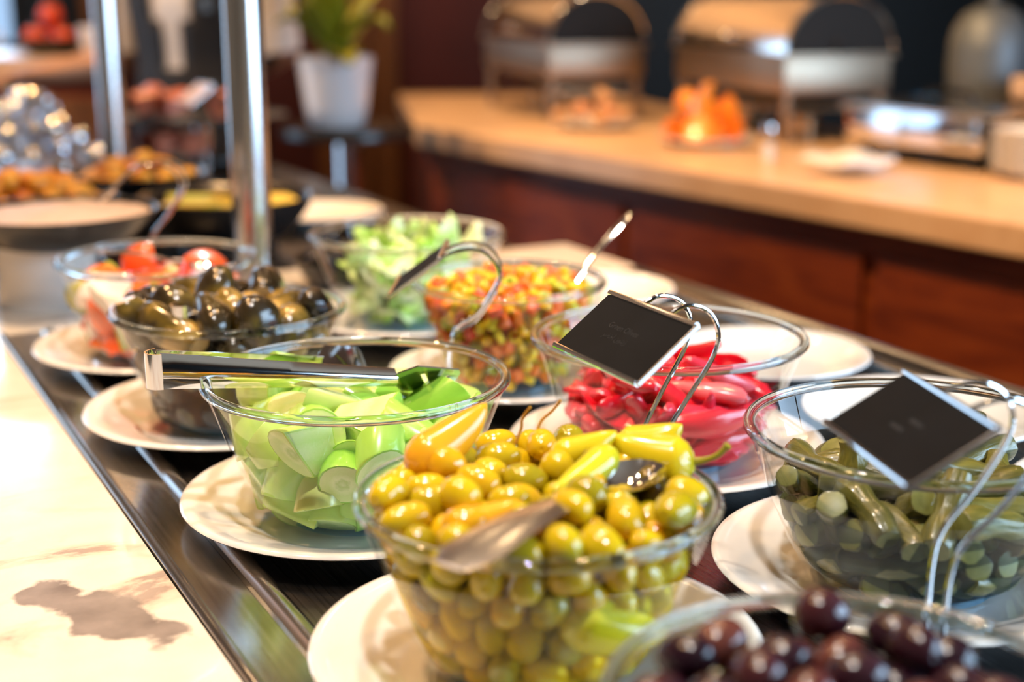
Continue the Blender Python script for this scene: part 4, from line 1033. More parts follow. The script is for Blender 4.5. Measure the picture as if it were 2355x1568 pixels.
# ------------------------------------------------------------------ dishes at the far end of the near counter
M['dip'] = noisy('cream_dip', [(0.3, (0.72, 0.50, 0.36)), (0.7, (0.80, 0.60, 0.46))], 40, 0.5, bump=0.3)
M['fried'] = rand_mat('fried_snack', [(0.0, (0.72, 0.26, 0.02)), (0.5, (0.82, 0.38, 0.03)), (1.0, (0.62, 0.18, 0.015))], 0.4, 60, 0.15, 0.4, coat=0)
M['lemon'] = rand_mat('lemon_skin', [(0.0, (0.85, 0.50, 0.01)), (1.0, (0.86, 0.58, 0.015))], 0.35, 60, 0.1)
M['lemon_in'] = plain('lemon_flesh', (0.86, 0.66, 0.10), 0.3)
M['foil'] = rand_mat('foil_wrap', [(0.0, (0.75, 0.82, 0.95)), (0.5, (0.85, 0.88, 0.95)), (1.0, (0.92, 0.86, 0.78))], 0.16, 90, 0.1, 0.8, coat=0)
M['foil'].node_tree.nodes['Principled BSDF'].inputs['Metallic'].default_value = 1.0
M['salmon'] = noisy('salmon_pink', [(0.3, (0.70, 0.16, 0.08)), (0.7, (0.82, 0.26, 0.15))], 20, 0.35)
M['whitepot'] = plain('white_glazed_pot', (0.80, 0.80, 0.82), 0.15, coat=0.5)
M['leaf'] = noisy('orchid_leaf', [(0.3, (0.13, 0.17, 0.008)), (0.7, (0.30, 0.28, 0.012))], 14, 0.35)
def dish(name, x, y, z, r, h, label, cat='dish', group='black dishes on the far marble'):
    pr = [(0, 0), (r*0.55, 0), (r*0.72, h*0.15), (r*0.92, h*0.7), (r, h), (r*0.985, h*1.02), (r*0.955, h), (r*0.88, h*0.74), (r*0.68, h*0.24), (r*0.5, h*0.14), (0, h*0.14)]
    return tag(MB().lathe(pr, 56).build(name, M['black'], loc=(x, y, z), angle=50), label, cat, group)
def riser(x, y, r, h, mat, label):
    return tag(MB().lathe([(0, 0), (r, 0), (r*1.02, 0.004), (r*0.97, h*0.5), (r*1.02, h-0.004), (r, h), (0, h)], 40).build('dish_riser', mat, loc=(x, y, 0.006), angle=40), label, 'stand', 'risers under the dishes')
riser(-0.575, 1.725, 0.062, 0.075, M['china'], 'white round pedestal under the black dish of dip')
dish('serving_dish', -0.545, 1.70, 0.081, 0.118, 0.042, 'wide black dish of cream dip on the white pedestal')
dt = MB().lathe([(0, 0.006), (0.03, 0.005), (0.07, 0.002), (0.106, 0.0), (0.10, -0.010), (0.07, -0.026), (0, -0.028)], 40); dt.v = [(x, y, z+0.0012*sin(x*140)*cos(y*120)) for x, y, z in dt.v]
tag(dt.build('cream_dip', M['dip'], loc=(-0.545, 1.70, 0.118)), 'smooth cream coloured dip filling the wide black dish', 'dip')
def chunk_mesh(seed, r, mat, name):
    q = random.Random(seed); mb = MB().ell((0, 0, 0), (r, r*0.75, r*0.6), 12, 7); p = [q.uniform(0, 6) for _ in range(3)]
    mb.v = [(x*(1+0.15*sin(z*300/r*0.01+p[0])), y*(1+0.15*sin(x*2/r+p[1])), z*(1+0.2*sin(x*3/r+p[2]))) for x, y, z in mb.v]
    return mb.mesh(name, mat, angle=80)
FR = [chunk_mesh(i, 0.019, M['fried'], 'fried_snack') for i in range(3)]
def heap(meshes, name, x, y, z, R, H, n, label, cat, group, seed, kmin=0.85, kmax=1.15, spread=0.026):
    q = random.Random(seed); got = []
    for i in range(n*40):
        r = R*math.sqrt(q.random()); a = q.uniform(0, 2*pi); zz = H*(1-(r/R)**1.6)*q.uniform(0.25, 1)
        p = (r*cos(a), r*sin(a), zz)
        if all((p[0]-g[0])**2+(p[1]-g[1])**2+(p[2]-g[2])**2 > spread**2 for g in got):
            got.append(p); k = q.uniform(kmin, kmax)
            tag(inst(name, meshes[q.randrange(len(meshes))], None, (x+p[0], y+p[1], z+p[2]), (q.uniform(-0.5, 0.5), q.uniform(-0.5, 0.5), q.uniform(0, 6)), (k, k, k)), label, cat, group)
        if len(got) >= n: break
riser(-0.69, 2.02, 0.085, 0.045, M['blackmat'], 'black round riser under the golden fried snacks')
dish('serving_dish', -0.69, 2.02, 0.051, 0.125, 0.036, 'black dish of golden fried snacks')
heap(FR, 'fried_snack', -0.69, 2.02, 0.078, 0.098, 0.052, 46, 'golden fried snack in the black dish', 'snack', 'fried snacks in the black dish', 3)
riser(-0.595, 2.26, 0.075, 0.060, M['blackmat'], 'black round riser under the orange fried snacks')
dish('serving_dish', -0.595, 2.26, 0.066, 0.110, 0.030, 'black dish of orange fried snacks beyond the lemon dish')
heap(FR, 'fried_snack', -0.595, 2.26, 0.088, 0.080, 0.042, 34, 'orange fried snack in the black dish beyond the lemons', 'snack', 'fried snacks beyond the lemons', 4)
riser(-0.415, 2.06, 0.070, 0.020, M['blackmat'], 'low black riser under the dish of lemon wedges')
dish('serving_dish', -0.415, 2.06, 0.026, 0.128, 0.062, 'large black dish of yellow lemon wedges')
LM = [carve(sph(0.030, sc=(1, 1, 1.25)), [((0, 0, 0), (1, 0, 0)), ((0, 0, 0), (-0.35, 1, 0))], (M['lemon'], M['lemon_in']), 0.001, 'lemon_wedge')]
for k, (x, y, a) in enumerate(((-0.07, -0.03, 0.3), (-0.025, -0.045, 1.2), (0.02, -0.04, 2.0), (0.075, -0.01, 2.9), (0.0, 0.03, 4.0), (-0.06, 0.04, 5.2), (0.055, 0.05, 0.9))):
    tag(inst('lemon_wedge', LM[0], None, (-0.415+x, 2.06+y, 0.084), (1.5, 0.4*sin(k), a)), 'yellow lemon wedge in the large black dish', 'lemon', 'lemon wedges in the black dish')
dish('serving_dish', -0.212, 1.800, 0.006, 0.070, 0.040, 'small black dish of black olives behind the steel post')
OB = [olive_mesh(0.024, 0.0100, M['blackmat'], 9)]
BO = plain('black_olive_skin', (0.018, 0.012, 0.010), 0.15, coat=0.4); OB[0].materials.clear(); OB[0].materials.append(BO)
heap(OB, 'black_olive', -0.212, 1.800, 0.030, 0.055, 0.055, 34, 'glossy black olive in the small black dish', 'olive', 'black olives in the small dish', 6, 0.9, 1.1, 0.019)
tag(inst('plate', PLATE_S, None, (-0.315, 2.30, 0.006)), 'empty white plate behind the dish of lemon wedges', 'plate')

# foil portions piled on a tray
tr_ = empty('serving_tray', (-1.00, 2.91, 0.006), ANG, 'polished steel tray under the foil wrapped portions', 'tray')
MB().box((0, 0, 0.004), (0.36, 0.36, 0.008)).build('tray_base', M['steel'], tr_, smooth=False, bevel=0.003)
for sx in (-1, 1): MB().tube([(sx*0.178, -0.17, 0.010), (sx*0.178, 0.17, 0.010)], 0.005, 8).build('tray_edge', M['chrome'], tr_)
def wrap_mesh(seed):
    q = random.Random(seed); mb = MB().ell((0, 0, 0), (0.030, 0.024, 0.019), 14, 8); p = [q.uniform(0, 6) for _ in range(4)]
    mb.v = [(x*(1+0.10*sin(y*210+p[0])), y*(1+0.10*sin(z*260+p[1])), z*(1+0.12*sin(x*190+p[2]))) for x, y, z in mb.v]
    mb.tube([(0.026, 0, 0), (0.036, 0.001, 0.002), (0.044, -0.001, 0.001)], [0.004, 0.006, 0.010], 7).tube([(-0.026, 0, 0), (-0.036, 0.001, 0.002), (-0.044, -0.001, 0.001)], [0.004, 0.006, 0.010], 7)
    return mb.mesh('foil_portion', M['foil'], angle=50)
heap([wrap_mesh(i) for i in range(4)], 'foil_portion', -1.00, 2.91, 0.032, 0.165, 0.150, 52, 'shiny pale foil wrapped portion on the steel tray', 'sweet', 'foil wrapped portions on the tray', 8, 0.75, 0.95, 0.047)

# two-tier black stand with salmon
st_ = empty('tiered_stand', (-0.66, 3.05, 0.006), 0, 'two tier round black stand carrying pink salmon rolls', 'stand')
for z, r in ((0.020, 0.135), (0.102, 0.180)): MB().lathe([(0, 0), (r*0.98, 0), (r, 0.003), (r, 0.008), (r*0.97, 0.008), (r*0.96, 0.006), (0, 0.006)], 56).build('tier', M['black'], st_, loc=(0, 0, z), angle=40)
MB().lathe([(0.018, 0.0), (0.018, 0.104)], 20).build('stem', M['steel'], st_)
for a in range(3): MB().lathe([(0, 0), (0.012, 0), (0.009, 0.021), (0, 0.021)], 14).build('foot', M['steel'], st_, loc=(0.10*cos(a*2.09), 0.10*sin(a*2.09), 0))
def roll_mesh():
    mb = MB(); pts = []; 
    for i in range(26): a = i*0.42; r = 0.004+0.0011*i; pts.append((r*cos(a), r*sin(a), 0))
    mb.tube(pts, 0, flat=(0.050, 0.0042)); return mb.mesh('salmon_roll', M['salmon'], angle=50, bevel=0.0008)
SR = roll_mesh()
for x, y, z, a in ((-0.09, -0.09, 0.138, 0.2), (-0.03, -0.11, 0.138, 0.7), (0.075, -0.12, 0.138, 1.4), (-0.10, 0.0, 0.138, 2.0), (-0.055, -0.085, 0.056, 0.4), (0.005, -0.095, 0.056, 0.1), (-0.09, -0.04, 0.056, 1.1)):
    tag(inst('salmon_roll', SR, None, (-0.66+x, 3.05+y, 0.006+z), (0, pi/2*0.9, a)), 'pink salmon roll on the two tier black stand', 'fish', 'salmon rolls on the black stand')
EGM = MB().ell((0, 0, 0), (0.022, 0.022, 0.028), 18, 10).mesh('boiled_egg', M['china'], angle=80)
for x, y in ((-0.79, 2.80), (-0.73, 2.775), (-0.685, 2.80)): tag(inst('boiled_egg', EGM, None, (x, y, 0.028), (1.5, 0, x*40)), 'white boiled egg lying before the two tier stand', 'egg', 'boiled eggs before the stand')
_card = M['card']; M['card'] = plain('warm_reflection_card', (0.62, 0.42, 0.27), 0.4)  # tan colour imitates a warm reflection on a glossy black card
card_holder((-0.61, 2.83, 0.006), radians(30), 'black card coloured with a warm reflection in a wire holder before the tiered stand', bot=(-0.040, 0.150), elev=37, w=0.10, h=0.062)
M['card'] = _card

# ------------------------------------------------------------------ potted orchid on a pedestal table
pt = empty('pedestal_table', (-0.43, 3.74, Z0), 0, 'round black pedestal table with chrome column', 'table')
MB().lathe([(0, 0.895), (0.170, 0.895), (0.176, 0.902), (0.176, 0.918), (0.172, 0.925), (0, 0.926)], 64).build('table_top', M['black'], pt, angle=40)
MB().lathe([(0.034, 0.02), (0.034, 0.88), (0.06, 0.895)], 32).build('column', M['chrome'], pt)
MB().lathe([(0, 0), (0.15, 0), (0.155, 0.008), (0.10, 0.016), (0.05, 0.022), (0, 0.024)], 40).build('floor_base', M['chrome'], pt)
pp = empty('potted_orchid', (-0.452, 3.70, 0.026), 0, 'orchid with broad yellow-green leaves in a white pot', 'plant')
MB().lathe([(0, 0), (0.066, 0), (0.072, 0.004), (0.080, 0.05), (0.090, 0.12), (0.097, 0.170), (0.099, 0.176), (0.094, 0.178), (0.090, 0.165), (0.082, 0.11), (0, 0.105)], 56).build('pot', M['whitepot'], pp, angle=50)
MB().lathe([(0, 0.158), (0.05, 0.157), (0.088, 0.150), (0.080, 0.120)], 32).build('soil', M['floor'], pp)
def blade_leaf(az, L, W, lift, droop):
    mb = MB(); n, m = 14, 7
    for i in range(n):
        u = i/(n-1); x = L*u*(1-0.12*u); z = lift*L*sin(u*pi*0.55) - droop*L*u**2.4; w = W*sin(pi*min(1, (u*0.92+0.06)))**0.7
        for j in range(m): v = j/(m-1)*2-1; mb.v.append((x, v*w/2, z + 0.22*w*abs(v)**1.5))
    for i in range(n-1):
        for j in range(m-1): a = i*m+j; mb.f.append((a, a+1, a+m+1, a+m)); mb.m.append(0)
    o = mb.build('leaf', M['leaf'], pp, loc=(0, 0, 0.155), rot=(0, 0, az), angle=90)
    bm = bmesh.new(); bm.from_mesh(o.data); bmesh.ops.solidify(bm, geom=bm.faces[:], thickness=0.002)
    for f in bm.faces: f.smooth = True
    bm.to_mesh(o.data); bm.free()
for az, L, W, li, dr in ((-1.2, 0.17, 0.085, 0.35, 0.30), (-0.5, 0.19, 0.09, 0.75, 0.25), (-2.2, 0.18, 0.085, 0.95, 0.2), (-2.9, 0.17, 0.08, 0.8, 0.2), (0.6, 0.20, 0.09, 1.0, 0.1), (2.0, 0.19, 0.09, 1.1, 0.1), (-1.6, 0.20, 0.09, 1.25, 0.1)): blade_leaf(az, L, W, li, dr)

# ------------------------------------------------------------------ sideboard with fruit far left
sb_ = empty('sideboard', (-1.85, 4.55, Z0), 0, 'brown wooden sideboard along the far left wall', 'sideboard')
MB().box((0, 0, 0.52), (1.30, 0.46, 1.00)).build('body', M['mahogany'], sb_, smooth=False)
MB().box((0, 0, 1.045), (1.38, 0.52, 0.05)).build('top', M['cream_marble'], sb_, smooth=False, bevel=0.004)
dme = MB().box((0, 0, 0), (0.40, 0.018, 0.86)).mesh('door', M['brownwood'], smooth=False, bevel=0.004); hme = MB().tube([(0, -0.03, -0.06), (0, -0.03, 0.06)], 0.006, 8).mesh('handle', M['steel'])
for k in (-1, 0, 1):
    d_ = inst('door', dme, sb_, (k*0.43, -0.239, 0.52)); inst('handle', hme, d_, (0.16, 0, 0.1))
M['apple'] = rand_mat('red_apple', [(0.0, (0.55, 0.02, 0.01)), (1.0, (0.66, 0.07, 0.015))], 0.25, 30, 0.1)
am = MB().lathe([(0, 0.022), (0.006, 0.028), (0.018, 0.034), (0.032, 0.026), (0.038, 0.006), (0.033, -0.018), (0.020, -0.033), (0.008, -0.034), (0, -0.030)], 20).mesh('apple', M['apple'], angle=80)
asm = MB().tube([(0, 0, 0.022), (0.002, 0, 0.034), (0.006, 0, 0.042)], 0.0016, 6).mesh('stalk', M['twig'])
dish('fruit_bowl', -1.41, 4.45, 0.171, 0.105, 0.05, 'dark bowl of red apples on the sideboard', 'bowl', 'fruit bowls')
for k, (x, y, z) in enumerate(((-0.042, -0.026, 0.047), (0.042, -0.026, 0.047), (0.0, 0.046, 0.047), (0.0, 0.004, 0.112))):
    a_ = tag(inst('apple', am, None, (-1.41+x, 4.45+y, 0.171+z), (0.2*k, 0.3, k)), 'red apple in the bowl on the sideboard', 'apple', 'red apples in the bowl'); inst('stalk', asm, a_)
cupm = MB().lathe([(0, 0), (0.026, 0), (0.030, 0.004), (0.038, 0.05), (0.042, 0.085), (0.040, 0.086), (0.036, 0.05), (0.028, 0.008), (0, 0.007)], 32).mesh('cup_body', M['china'], angle=50)
chm = MB().tube(smooth_path([(0.038, 0, 0.07), (0.062, 0, 0.068), (0.066, 0, 0.04), (0.036, 0, 0.024)]), 0.005, 8).mesh('cup_handle', M['china'])
for x, y, lb in ((-1.27, 4.40, 'white cup beside the bowl of apples on the sideboard'), (-1.62, 4.40, 'white cup by the window end of the sideboard')):
    c_ = empty('cup', (x, y, 0.171), 0.6, lb, 'cup', 'cups on the sideboard'); inst('cup_body', cupm, c_); inst('cup_handle', chm, c_)
# ------------------------------------------------------------------ roll-top chafing dishes on the service counter
M['lidend'] = plain('dark_lid_end', (0.016, 0.014, 0.012), 0.55, spec=0.2)
M['pan'] = plain('warm_satin_steel', (0.44, 0.35, 0.26), 0.45, metal=1.0)
M['lid'] = plain('satin_lid_steel', (0.70, 0.66, 0.62), 0.13, metal=1.0)
M['brassy'] = plain('warm_metal', (0.55, 0.42, 0.26), 0.25, metal=1.0)
def chafer(x, y, label, L=0.66):
    e = empty('chafing_dish', (x, y, 0.0), radians(18), label, 'chafing dish', 'roll-top chafing dishes')
    D, R, zc = 0.30, 0.148, 0.215
    for sx in (0, 1):
        for sy in (-1, 1):
            MB().tube([(0.02+sx*(D-0.04), sy*(L/2-0.02), 0.0), (0.02+sx*(D-0.04), sy*(L/2-0.02), 0.12)], 0.013, 12).build('leg', M['pan'], e)
    MB().box((D/2, 0, 0.165), (D, L, 0.09)).build('water_pan', M['pan'], e, bevel=0.012)
    MB().box((D/2, 0, 0.213), (D+0.016, L+0.016, 0.010)).build('rim', M['pan'], e, bevel=0.003)
    MB().box((D/2, 0, 0.085), (D-0.05, L-0.05, 0.008)).build('shelf', M['brassy'], e, smooth=False)
    for yy in (-0.16, 0.16): MB().lathe([(0, 0), (0.04, 0), (0.04, 0.055), (0.03, 0.06), (0, 0.06)], 24).build('fuel_can', M['brassy'], e, loc=(D/2, yy, 0.0), angle=40)
    # half-cylinder lid with thickness
    n = 28; mb = MB(); th = 0.003
    prof = [(D/2-R*cos(pi*i/n), zc+R*sin(pi*i/n)*0.93+0.004) for i in range(n+1)]
    inn_ = [(D/2-(R-th)*cos(pi*i/n), zc+(R-th)*sin(pi*i/n)*0.93+0.004) for i in range(n+1)]
    vs = []; 
    for yy in (-L/2, L/2): vs += [(a, yy, b) for a, b in prof] + [(a, yy, b) for a, b in inn_]
    m = 2*(n+1); fs = []
    for i in range(n):
        fs += [(i, i+1, m+i+1, m+i), (n+1+i, m+n+1+i, m+n+2+i, n+2+i), (i, n+1+i, n+2+i, i+1), (m+i, m+i+1, m+n+2+i, m+n+1+i)]
    fs += [(0, m, m+n+1, n+1), (n, n+n+1, m+n+n+1, m+n)]
    lid = mb.add(vs, fs).build('roll_lid', M['lid'], e, angle=40)
    for sy in (-1, 1):
        pl = [(a, b) for a, b in inn_]
        vs = [(a, sy*(L/2-0.001), b) for a, b in pl] + [(a, sy*(L/2-0.006), b) for a, b in pl]; k = len(pl)
        MB().add(vs, [tuple(range(k)), tuple(range(2*k-1, k-1, -1))] + [(i, k+i, k+(i+1) % k, (i+1) % k) for i in range(k)]).build('lid_end', M['lidend'], e, smooth=False)
        MB().lathe([(0, 0), (0.018, 0), (0.018, 0.012), (0, 0.014)], 20).build('pivot', M['lidend'], e, loc=(D/2, sy*(L/2+0.0), zc+0.02), rot=(-sy*pi/2, 0, 0))
    for sy in (-1, 1): MB().tube([(a, sy*(L/2+0.001), b) for a, b in prof], 0.0055, 8).build('rolled_edge', M['chrome'], lid)
    MB().tube(smooth_path([(-0.002, -0.10, zc+0.035), (-0.040, -0.10, zc+0.04), (-0.040, 0.10, zc+0.04), (-0.002, 0.10, zc+0.035)]), 0.008, 10).build('lid_handle', M['chrome'], lid)
    return e
chafer(0.560, 3.80, 'nearer chrome roll-top chafing dish behind the orange fruit', 0.64)
chafer(0.005, 4.40, 'farther chrome roll-top chafing dish at the counter end', 0.62)

# ------------------------------------------------------------------ plates of food before them
FD = [chunk_mesh(i+20, 0.034, M['fried'], 'bread_roll') for i in range(3)]
M['roll'] = rand_mat('baked_roll', [(0.0, (0.62, 0.34, 0.14)), (0.5, (0.72, 0.40, 0.18)), (1.0, (0.66, 0.26, 0.12))], 0.35, 40, 0.15)
for me in FD: me.materials.clear(); me.materials.append(M['roll'])
M['fruit'] = rand_mat('orange_fruit', [(0.0, (0.85, 0.20, 0.01)), (0.6, (0.88, 0.32, 0.015)), (1.0, (0.80, 0.10, 0.01))], 0.25, 40, 0.15)
FO = [carve(sph(0.036, sc=(1, 1, 1.1)), [((0.002, 0, 0), (1, 0, 0.2))], (M['fruit'], M['fruit']), 0.0015, 'fruit_slice'), carve(sph(0.033), [((0, 0, 0), (1, 0, 0)), ((0, 0, 0), (0, 1, 0.1))], (M['fruit'], M['fruit']), 0.0015, 'fruit_slice')]
tag(inst('plate', PLATE_M, None, (0.225, 3.905, 0)), 'white plate of baked rolls between the chafing dishes', 'plate', 'plates on the service counter')
heap(FD, 'bread_roll', 0.225, 3.905, 0.032, 0.095, 0.075, 11, 'small baked roll on the plate between the chafing dishes', 'bread', 'baked rolls on the plate', 12, 0.8, 1.0, 0.055)
tag(inst('plate', PLATE_M, None, (0.475, 3.49, 0)), 'white plate of orange fruit before the nearer chafing dish', 'plate', 'plates on the service counter')
heap(FO, 'fruit_slice', 0.475, 3.49, 0.030, 0.085, 0.115, 18, 'bright orange fruit slice heaped on the white plate', 'fruit', 'orange fruit slices on the plate', 13, 0.85, 1.05, 0.046)
sh = empty('salt_shaker', (0.573, 3.185, 0), 0, 'small glass salt shaker at the front edge of the service counter', 'shaker')
MB().lathe([(0, 0), (0.018, 0), (0.020, 0.004), (0.015, 0.05), (0.014, 0.065), (0, 0.066)], 24).build('jar', M['glass'], sh, angle=40)
MB().lathe([(0, 0.002), (0.014, 0.002), (0.012, 0.040), (0, 0.041)], 20).build('salt', M['china'], sh, angle=40)
MB().lathe([(0.0155, 0.062), (0.0165, 0.066), (0.014, 0.080), (0.006, 0.086), (0, 0.087)], 24).build('cap', M['chrome'], sh)
# silver dish on black feet
sd_ = empty('warming_dish', (0.885, 3.13, 0), math.atan2(0.555, 0.832), 'low rectangular silver warming dish on black feet', 'dish')
MB().box((0.10, 0, 0.076), (0.24, 0.38, 0.082)).build('pan', M['chrome'], sd_, bevel=0.012)
MB().box((0.10, 0, 0.119), (0.262, 0.402, 0.008)).build('rim', M['steel'], sd_, bevel=0.003)
MB().box((0.10, 0, 0.028), (0.20, 0.34, 0.014)).build('base_plate', M['blackmat'], sd_, bevel=0.003)
MB().tube(smooth_path([(0.10, -0.07, 0.124), (0.10, -0.05, 0.150), (0.10, 0.05, 0.150), (0.10, 0.07, 0.124)]), 0.006, 8).build('handle', M['black'], sd_)
for sx in (0.02, 0.18):
    for sy in (-0.15, 0.15): MB().lathe([(0, 0), (0.014, 0), (0.011, 0.022), (0, 0.022)], 14).build('foot', M['blackmat'], sd_, loc=(sx, sy, 0))
for k in range(9): tag(inst('plate', PLATE_S, None, (1.085, 2.90, k*0.0095), (0, 0, k*0.4)), 'white plate in the stack beside the silver dish', 'plate', 'stacked plates on the service counter')
nap = MB(); qn = random.Random(4)
for i in range(12):
    for j in range(12):
        u, v = i/11-0.5, j/11-0.5; nap.v.append((u*0.15, v*0.13, 0.020+0.012*sin(7*u+1)*cos(6*v)+0.006*sin(15*u*v+2)))
for i in range(11):
    for j in range(11): a = i*12+j; nap.f.append((a, a+1, a+13, a+12)); nap.m.append(0)
no_ = nap.build('napkin', M['china'], loc=(0.700, 2.965, 0.002), rot=(0, 0, 0.6))
bm = bmesh.new(); bm.from_mesh(no_.data); bmesh.ops.solidify(bm, geom=bm.faces[:], thickness=0.012); [setattr(f, 'smooth', True) for f in bm.faces]; bm.to_mesh(no_.data); bm.free()
tag(no_, 'crumpled white napkin lying before the silver dish', 'napkin')
cr = empty('cake_board', (1.28, 3.14, 0), fa, 'long cream board raised on dark feet behind the silver dish', 'board')
MB().box((0.06, -0.05, 0.155), (0.20, 0.50, 0.05)).build('board', M['cream_marble'], cr, smooth=False, bevel=0.005)
for sy in (-0.22, 0.12): MB().box((0.06, sy, 0.065), (0.14, 0.04, 0.13)).build('foot', M['blackmat'], cr, smooth=False)
cupb = empty('cup', (1.00, 3.48, 0), 0, 'small blue cup between the chafing dish and the cream board', 'cup')
M['bluegl'] = plain('blue_glaze', (0.02, 0.16, 0.36), 0.2, coat=0.5)
MB().lathe([(0, 0), (0.024, 0), (0.027, 0.004), (0.032, 0.06), (0.034, 0.12), (0.031, 0.12), (0.028, 0.06), (0, 0.008)], 28).build('body', M['bluegl'], cupb, angle=50)
MB().tube(smooth_path([(0.032, 0, 0.10), (0.055, 0, 0.095), (0.055, 0, 0.05), (0.030, 0, 0.035)]), 0.004, 8).build('cup_handle', M['bluegl'], cupb)
ur = empty('domed_urn', (1.150, 3.49, 0), 0, 'dull grey domed urn at the back of the service counter', 'urn')
M['dull'] = plain('dull_grey_metal', (0.16, 0.19, 0.21), 0.5, metal=0.4)
MB().lathe([(0, 0), (0.07, 0), (0.075, 0.01), (0.06, 0.03), (0.092, 0.09), (0.098, 0.20), (0.095, 0.235)], 40).build('body', M['dull'], ur, angle=50)
MB().lathe([(0.097, 0.235), (0.090, 0.275), (0.065, 0.315), (0.03, 0.335), (0, 0.338)], 40).build('dome', M['dull'], ur)
MB().lathe([(0, 0.336), (0.008, 0.338), (0.014, 0.352), (0.008, 0.364), (0, 0.366)], 16).build('knob', M['dull'], ur)
MB().tube([(0, -0.085, 0.07), (0, -0.12, 0.07), (0, -0.125, 0.05)], 0.007, 10).build('tap', M['chrome'], ur)

# ------------------------------------------------------------------ waiter standing beyond the counter
M['skin'] = noisy('skin', [(0.3, (0.48, 0.24, 0.13)), (0.7, (0.56, 0.30, 0.17))], 12, 0.5, sss=(0.1, 0.01))
M['shirt'] = noisy('white_shirt', [(0.3, (0.76, 0.72, 0.68)), (0.7, (0.82, 0.79, 0.76))], 20, 0.8)
M['vest'] = noisy('black_vest', [(0.3, (0.010, 0.009, 0.009)), (0.7, (0.018, 0.016, 0.016))], 60, 0.7)
M['hair'] = noisy('dark_hair', [(0.3, (0.012, 0.008, 0.006)), (0.7, (0.025, 0.016, 0.012))], 90, 0.5)
pe = empty('person', (-0.885, 4.08, Z0), radians(-17), 'person in a black vest over a white short-sleeved shirt, forearm bent', 'person')
verts = []; edges = []; radii = []
def chain(pts, start=None):
    prev = start
    for p, r in pts:
        verts.append(p); radii.append(r); i = len(verts)-1
        if prev is not None: edges.append((prev, i))
        prev = i
    return prev
pelvis = chain([((0, 0, 0.96), (0.145, 0.10))])
waist = chain([((0, 0, 1.10), (0.130, 0.092)), ((0, -0.005, 1.24), (0.148, 0.10)), ((0, 0.005, 1.38), (0.14, 0.085))], pelvis)
neck = chain([((0, 0.01, 1.47), (0.055, 0.055)), ((0, 0.0, 1.54), (0.052, 0.055)), ((0, -0.012, 1.60), (0.066, 0.075)), ((0, -0.015, 1.67), (0.076, 0.094)), ((0, -0.008, 1.73), (0.060, 0.075))], waist)
hands = []
for sx, el, wr_, hd in ((-1, (-0.235, 0.03, 1.065), (-0.385, -0.155, 1.045), (-0.65, -0.75, -0.03)), (1, (0.235, 0.10, 1.12), (0.10, 0.215, 1.04), (-0.95, 0.15, -0.25))):
    w = chain([((sx*0.165, 0.005, 1.405), (0.060, 0.060)), ((sx*0.215, 0.015, 1.26), (0.050, 0.052)), (el, (0.040, 0.042)), (tuple(el[i]*0.45+wr_[i]*0.55 for i in range(3)), (0.040, 0.038)), (wr_, (0.026, 0.030))], waist)
    d = Vector(hd).normalized(); sidev = d.cross(Vector((0, 0, 1)) if abs(d.z) < 0.8 else Vector((0, 1, 0))).normalized(); upv = sidev.cross(d).normalized()
    W_ = Vector(wr_); palm = chain([(tuple(W_+d*0.05), (0.030, 0.017)), (tuple(W_+d*0.085), (0.032, 0.015))], w)
    for k, (o_, ln) in enumerate(((-0.028, 0.062), (-0.010, 0.074), (0.009, 0.070), (0.026, 0.054))):
        b = W_+d*0.092+sidev*o_
        chain([(tuple(b), (0.0085,)*2), (tuple(b+d*ln*0.5-upv*0.006), (0.008,)*2), (tuple(b+d*ln*0.8-upv*0.020), (0.0075,)*2), (tuple(b+d*ln-upv*0.034), (0.0065,)*2)], palm)
    t0 = W_+d*0.035-sidev*sx*0.026
    chain([(tuple(t0), (0.012,)*2), (tuple(t0+d*0.03-sidev*sx*0.016-upv*0.010), (0.010,)*2), (tuple(t0+d*0.055-sidev*sx*0.018-upv*0.022), (0.008,)*2)], w)
for sx in (-1, 1):
    chain([((sx*0.095, 0, 0.88), (0.088, 0.09)), ((sx*0.10, -0.01, 0.52), (0.060, 0.062)), ((sx*0.10, 0.01, 0.30), (0.052, 0.056)), ((sx*0.10, 0.02, 0.09), (0.038, 0.042)), ((sx*0.10, -0.02, 0.045), (0.040, 0.040)), ((sx*0.105, -0.13, 0.035), (0.040, 0.030))], pelvis)
bme_ = bpy.data.meshes.new('body'); bme_.from_pydata([tuple(v) for v in verts], edges, [])
bo = bpy.data.objects.new('body', bme_); col.objects.link(bo); bo.parent = pe
sk = bo.modifiers.new('skin', 'SKIN'); sk.use_smooth_shade = True
ss_ = bo.modifiers.new('sub', 'SUBSURF'); ss_.levels = 2; ss_.render_levels = 2
for v, r in zip(bme_.skin_vertices[0].data, radii): v.radius = r
bme_.skin_vertices[0].data[0].use_root = True
bpy.context.view_layer.update()
_me = bpy.data.meshes.new_from_object(bo.evaluated_get(bpy.context.evaluated_depsgraph_get()))
bo.modifiers.clear(); bo.data = _me; _me.materials.clear(); _me.materials.append(M['skin'])
def loft(name, secs, mat, skip=None, n=40, th=0.004, parent=pe):
    """secs: (z, cy, rx, ry); skip(angle, z) leaves an opening"""
    mb = MB(); rows = []
    for z, cy, rx, ry in secs:
        b = len(mb.v)
        for j in range(n): a = 2*pi*j/n; mb.v.append((rx*cos(a), cy+ry*sin(a), z))
        rows.append(b)
    for i in range(len(rows)-1):
        for j in range(n):
            if skip and skip(2*pi*(j+0.5)/n, (secs[i][0]+secs[i+1][0])/2): continue
            k = (j+1) % n; mb.f.append((rows[i]+j, rows[i]+k, rows[i+1]+k, rows[i+1]+j)); mb.m.append(0)
    o = mb.build(name, mat, parent, angle=90)
    bm = bmesh.new(); bm.from_mesh(o.data); bmesh.ops.solidify(bm, geom=bm.faces[:], thickness=th)
    for f in bm.faces: f.smooth = True
    bm.to_mesh(o.data); bm.free(); return o
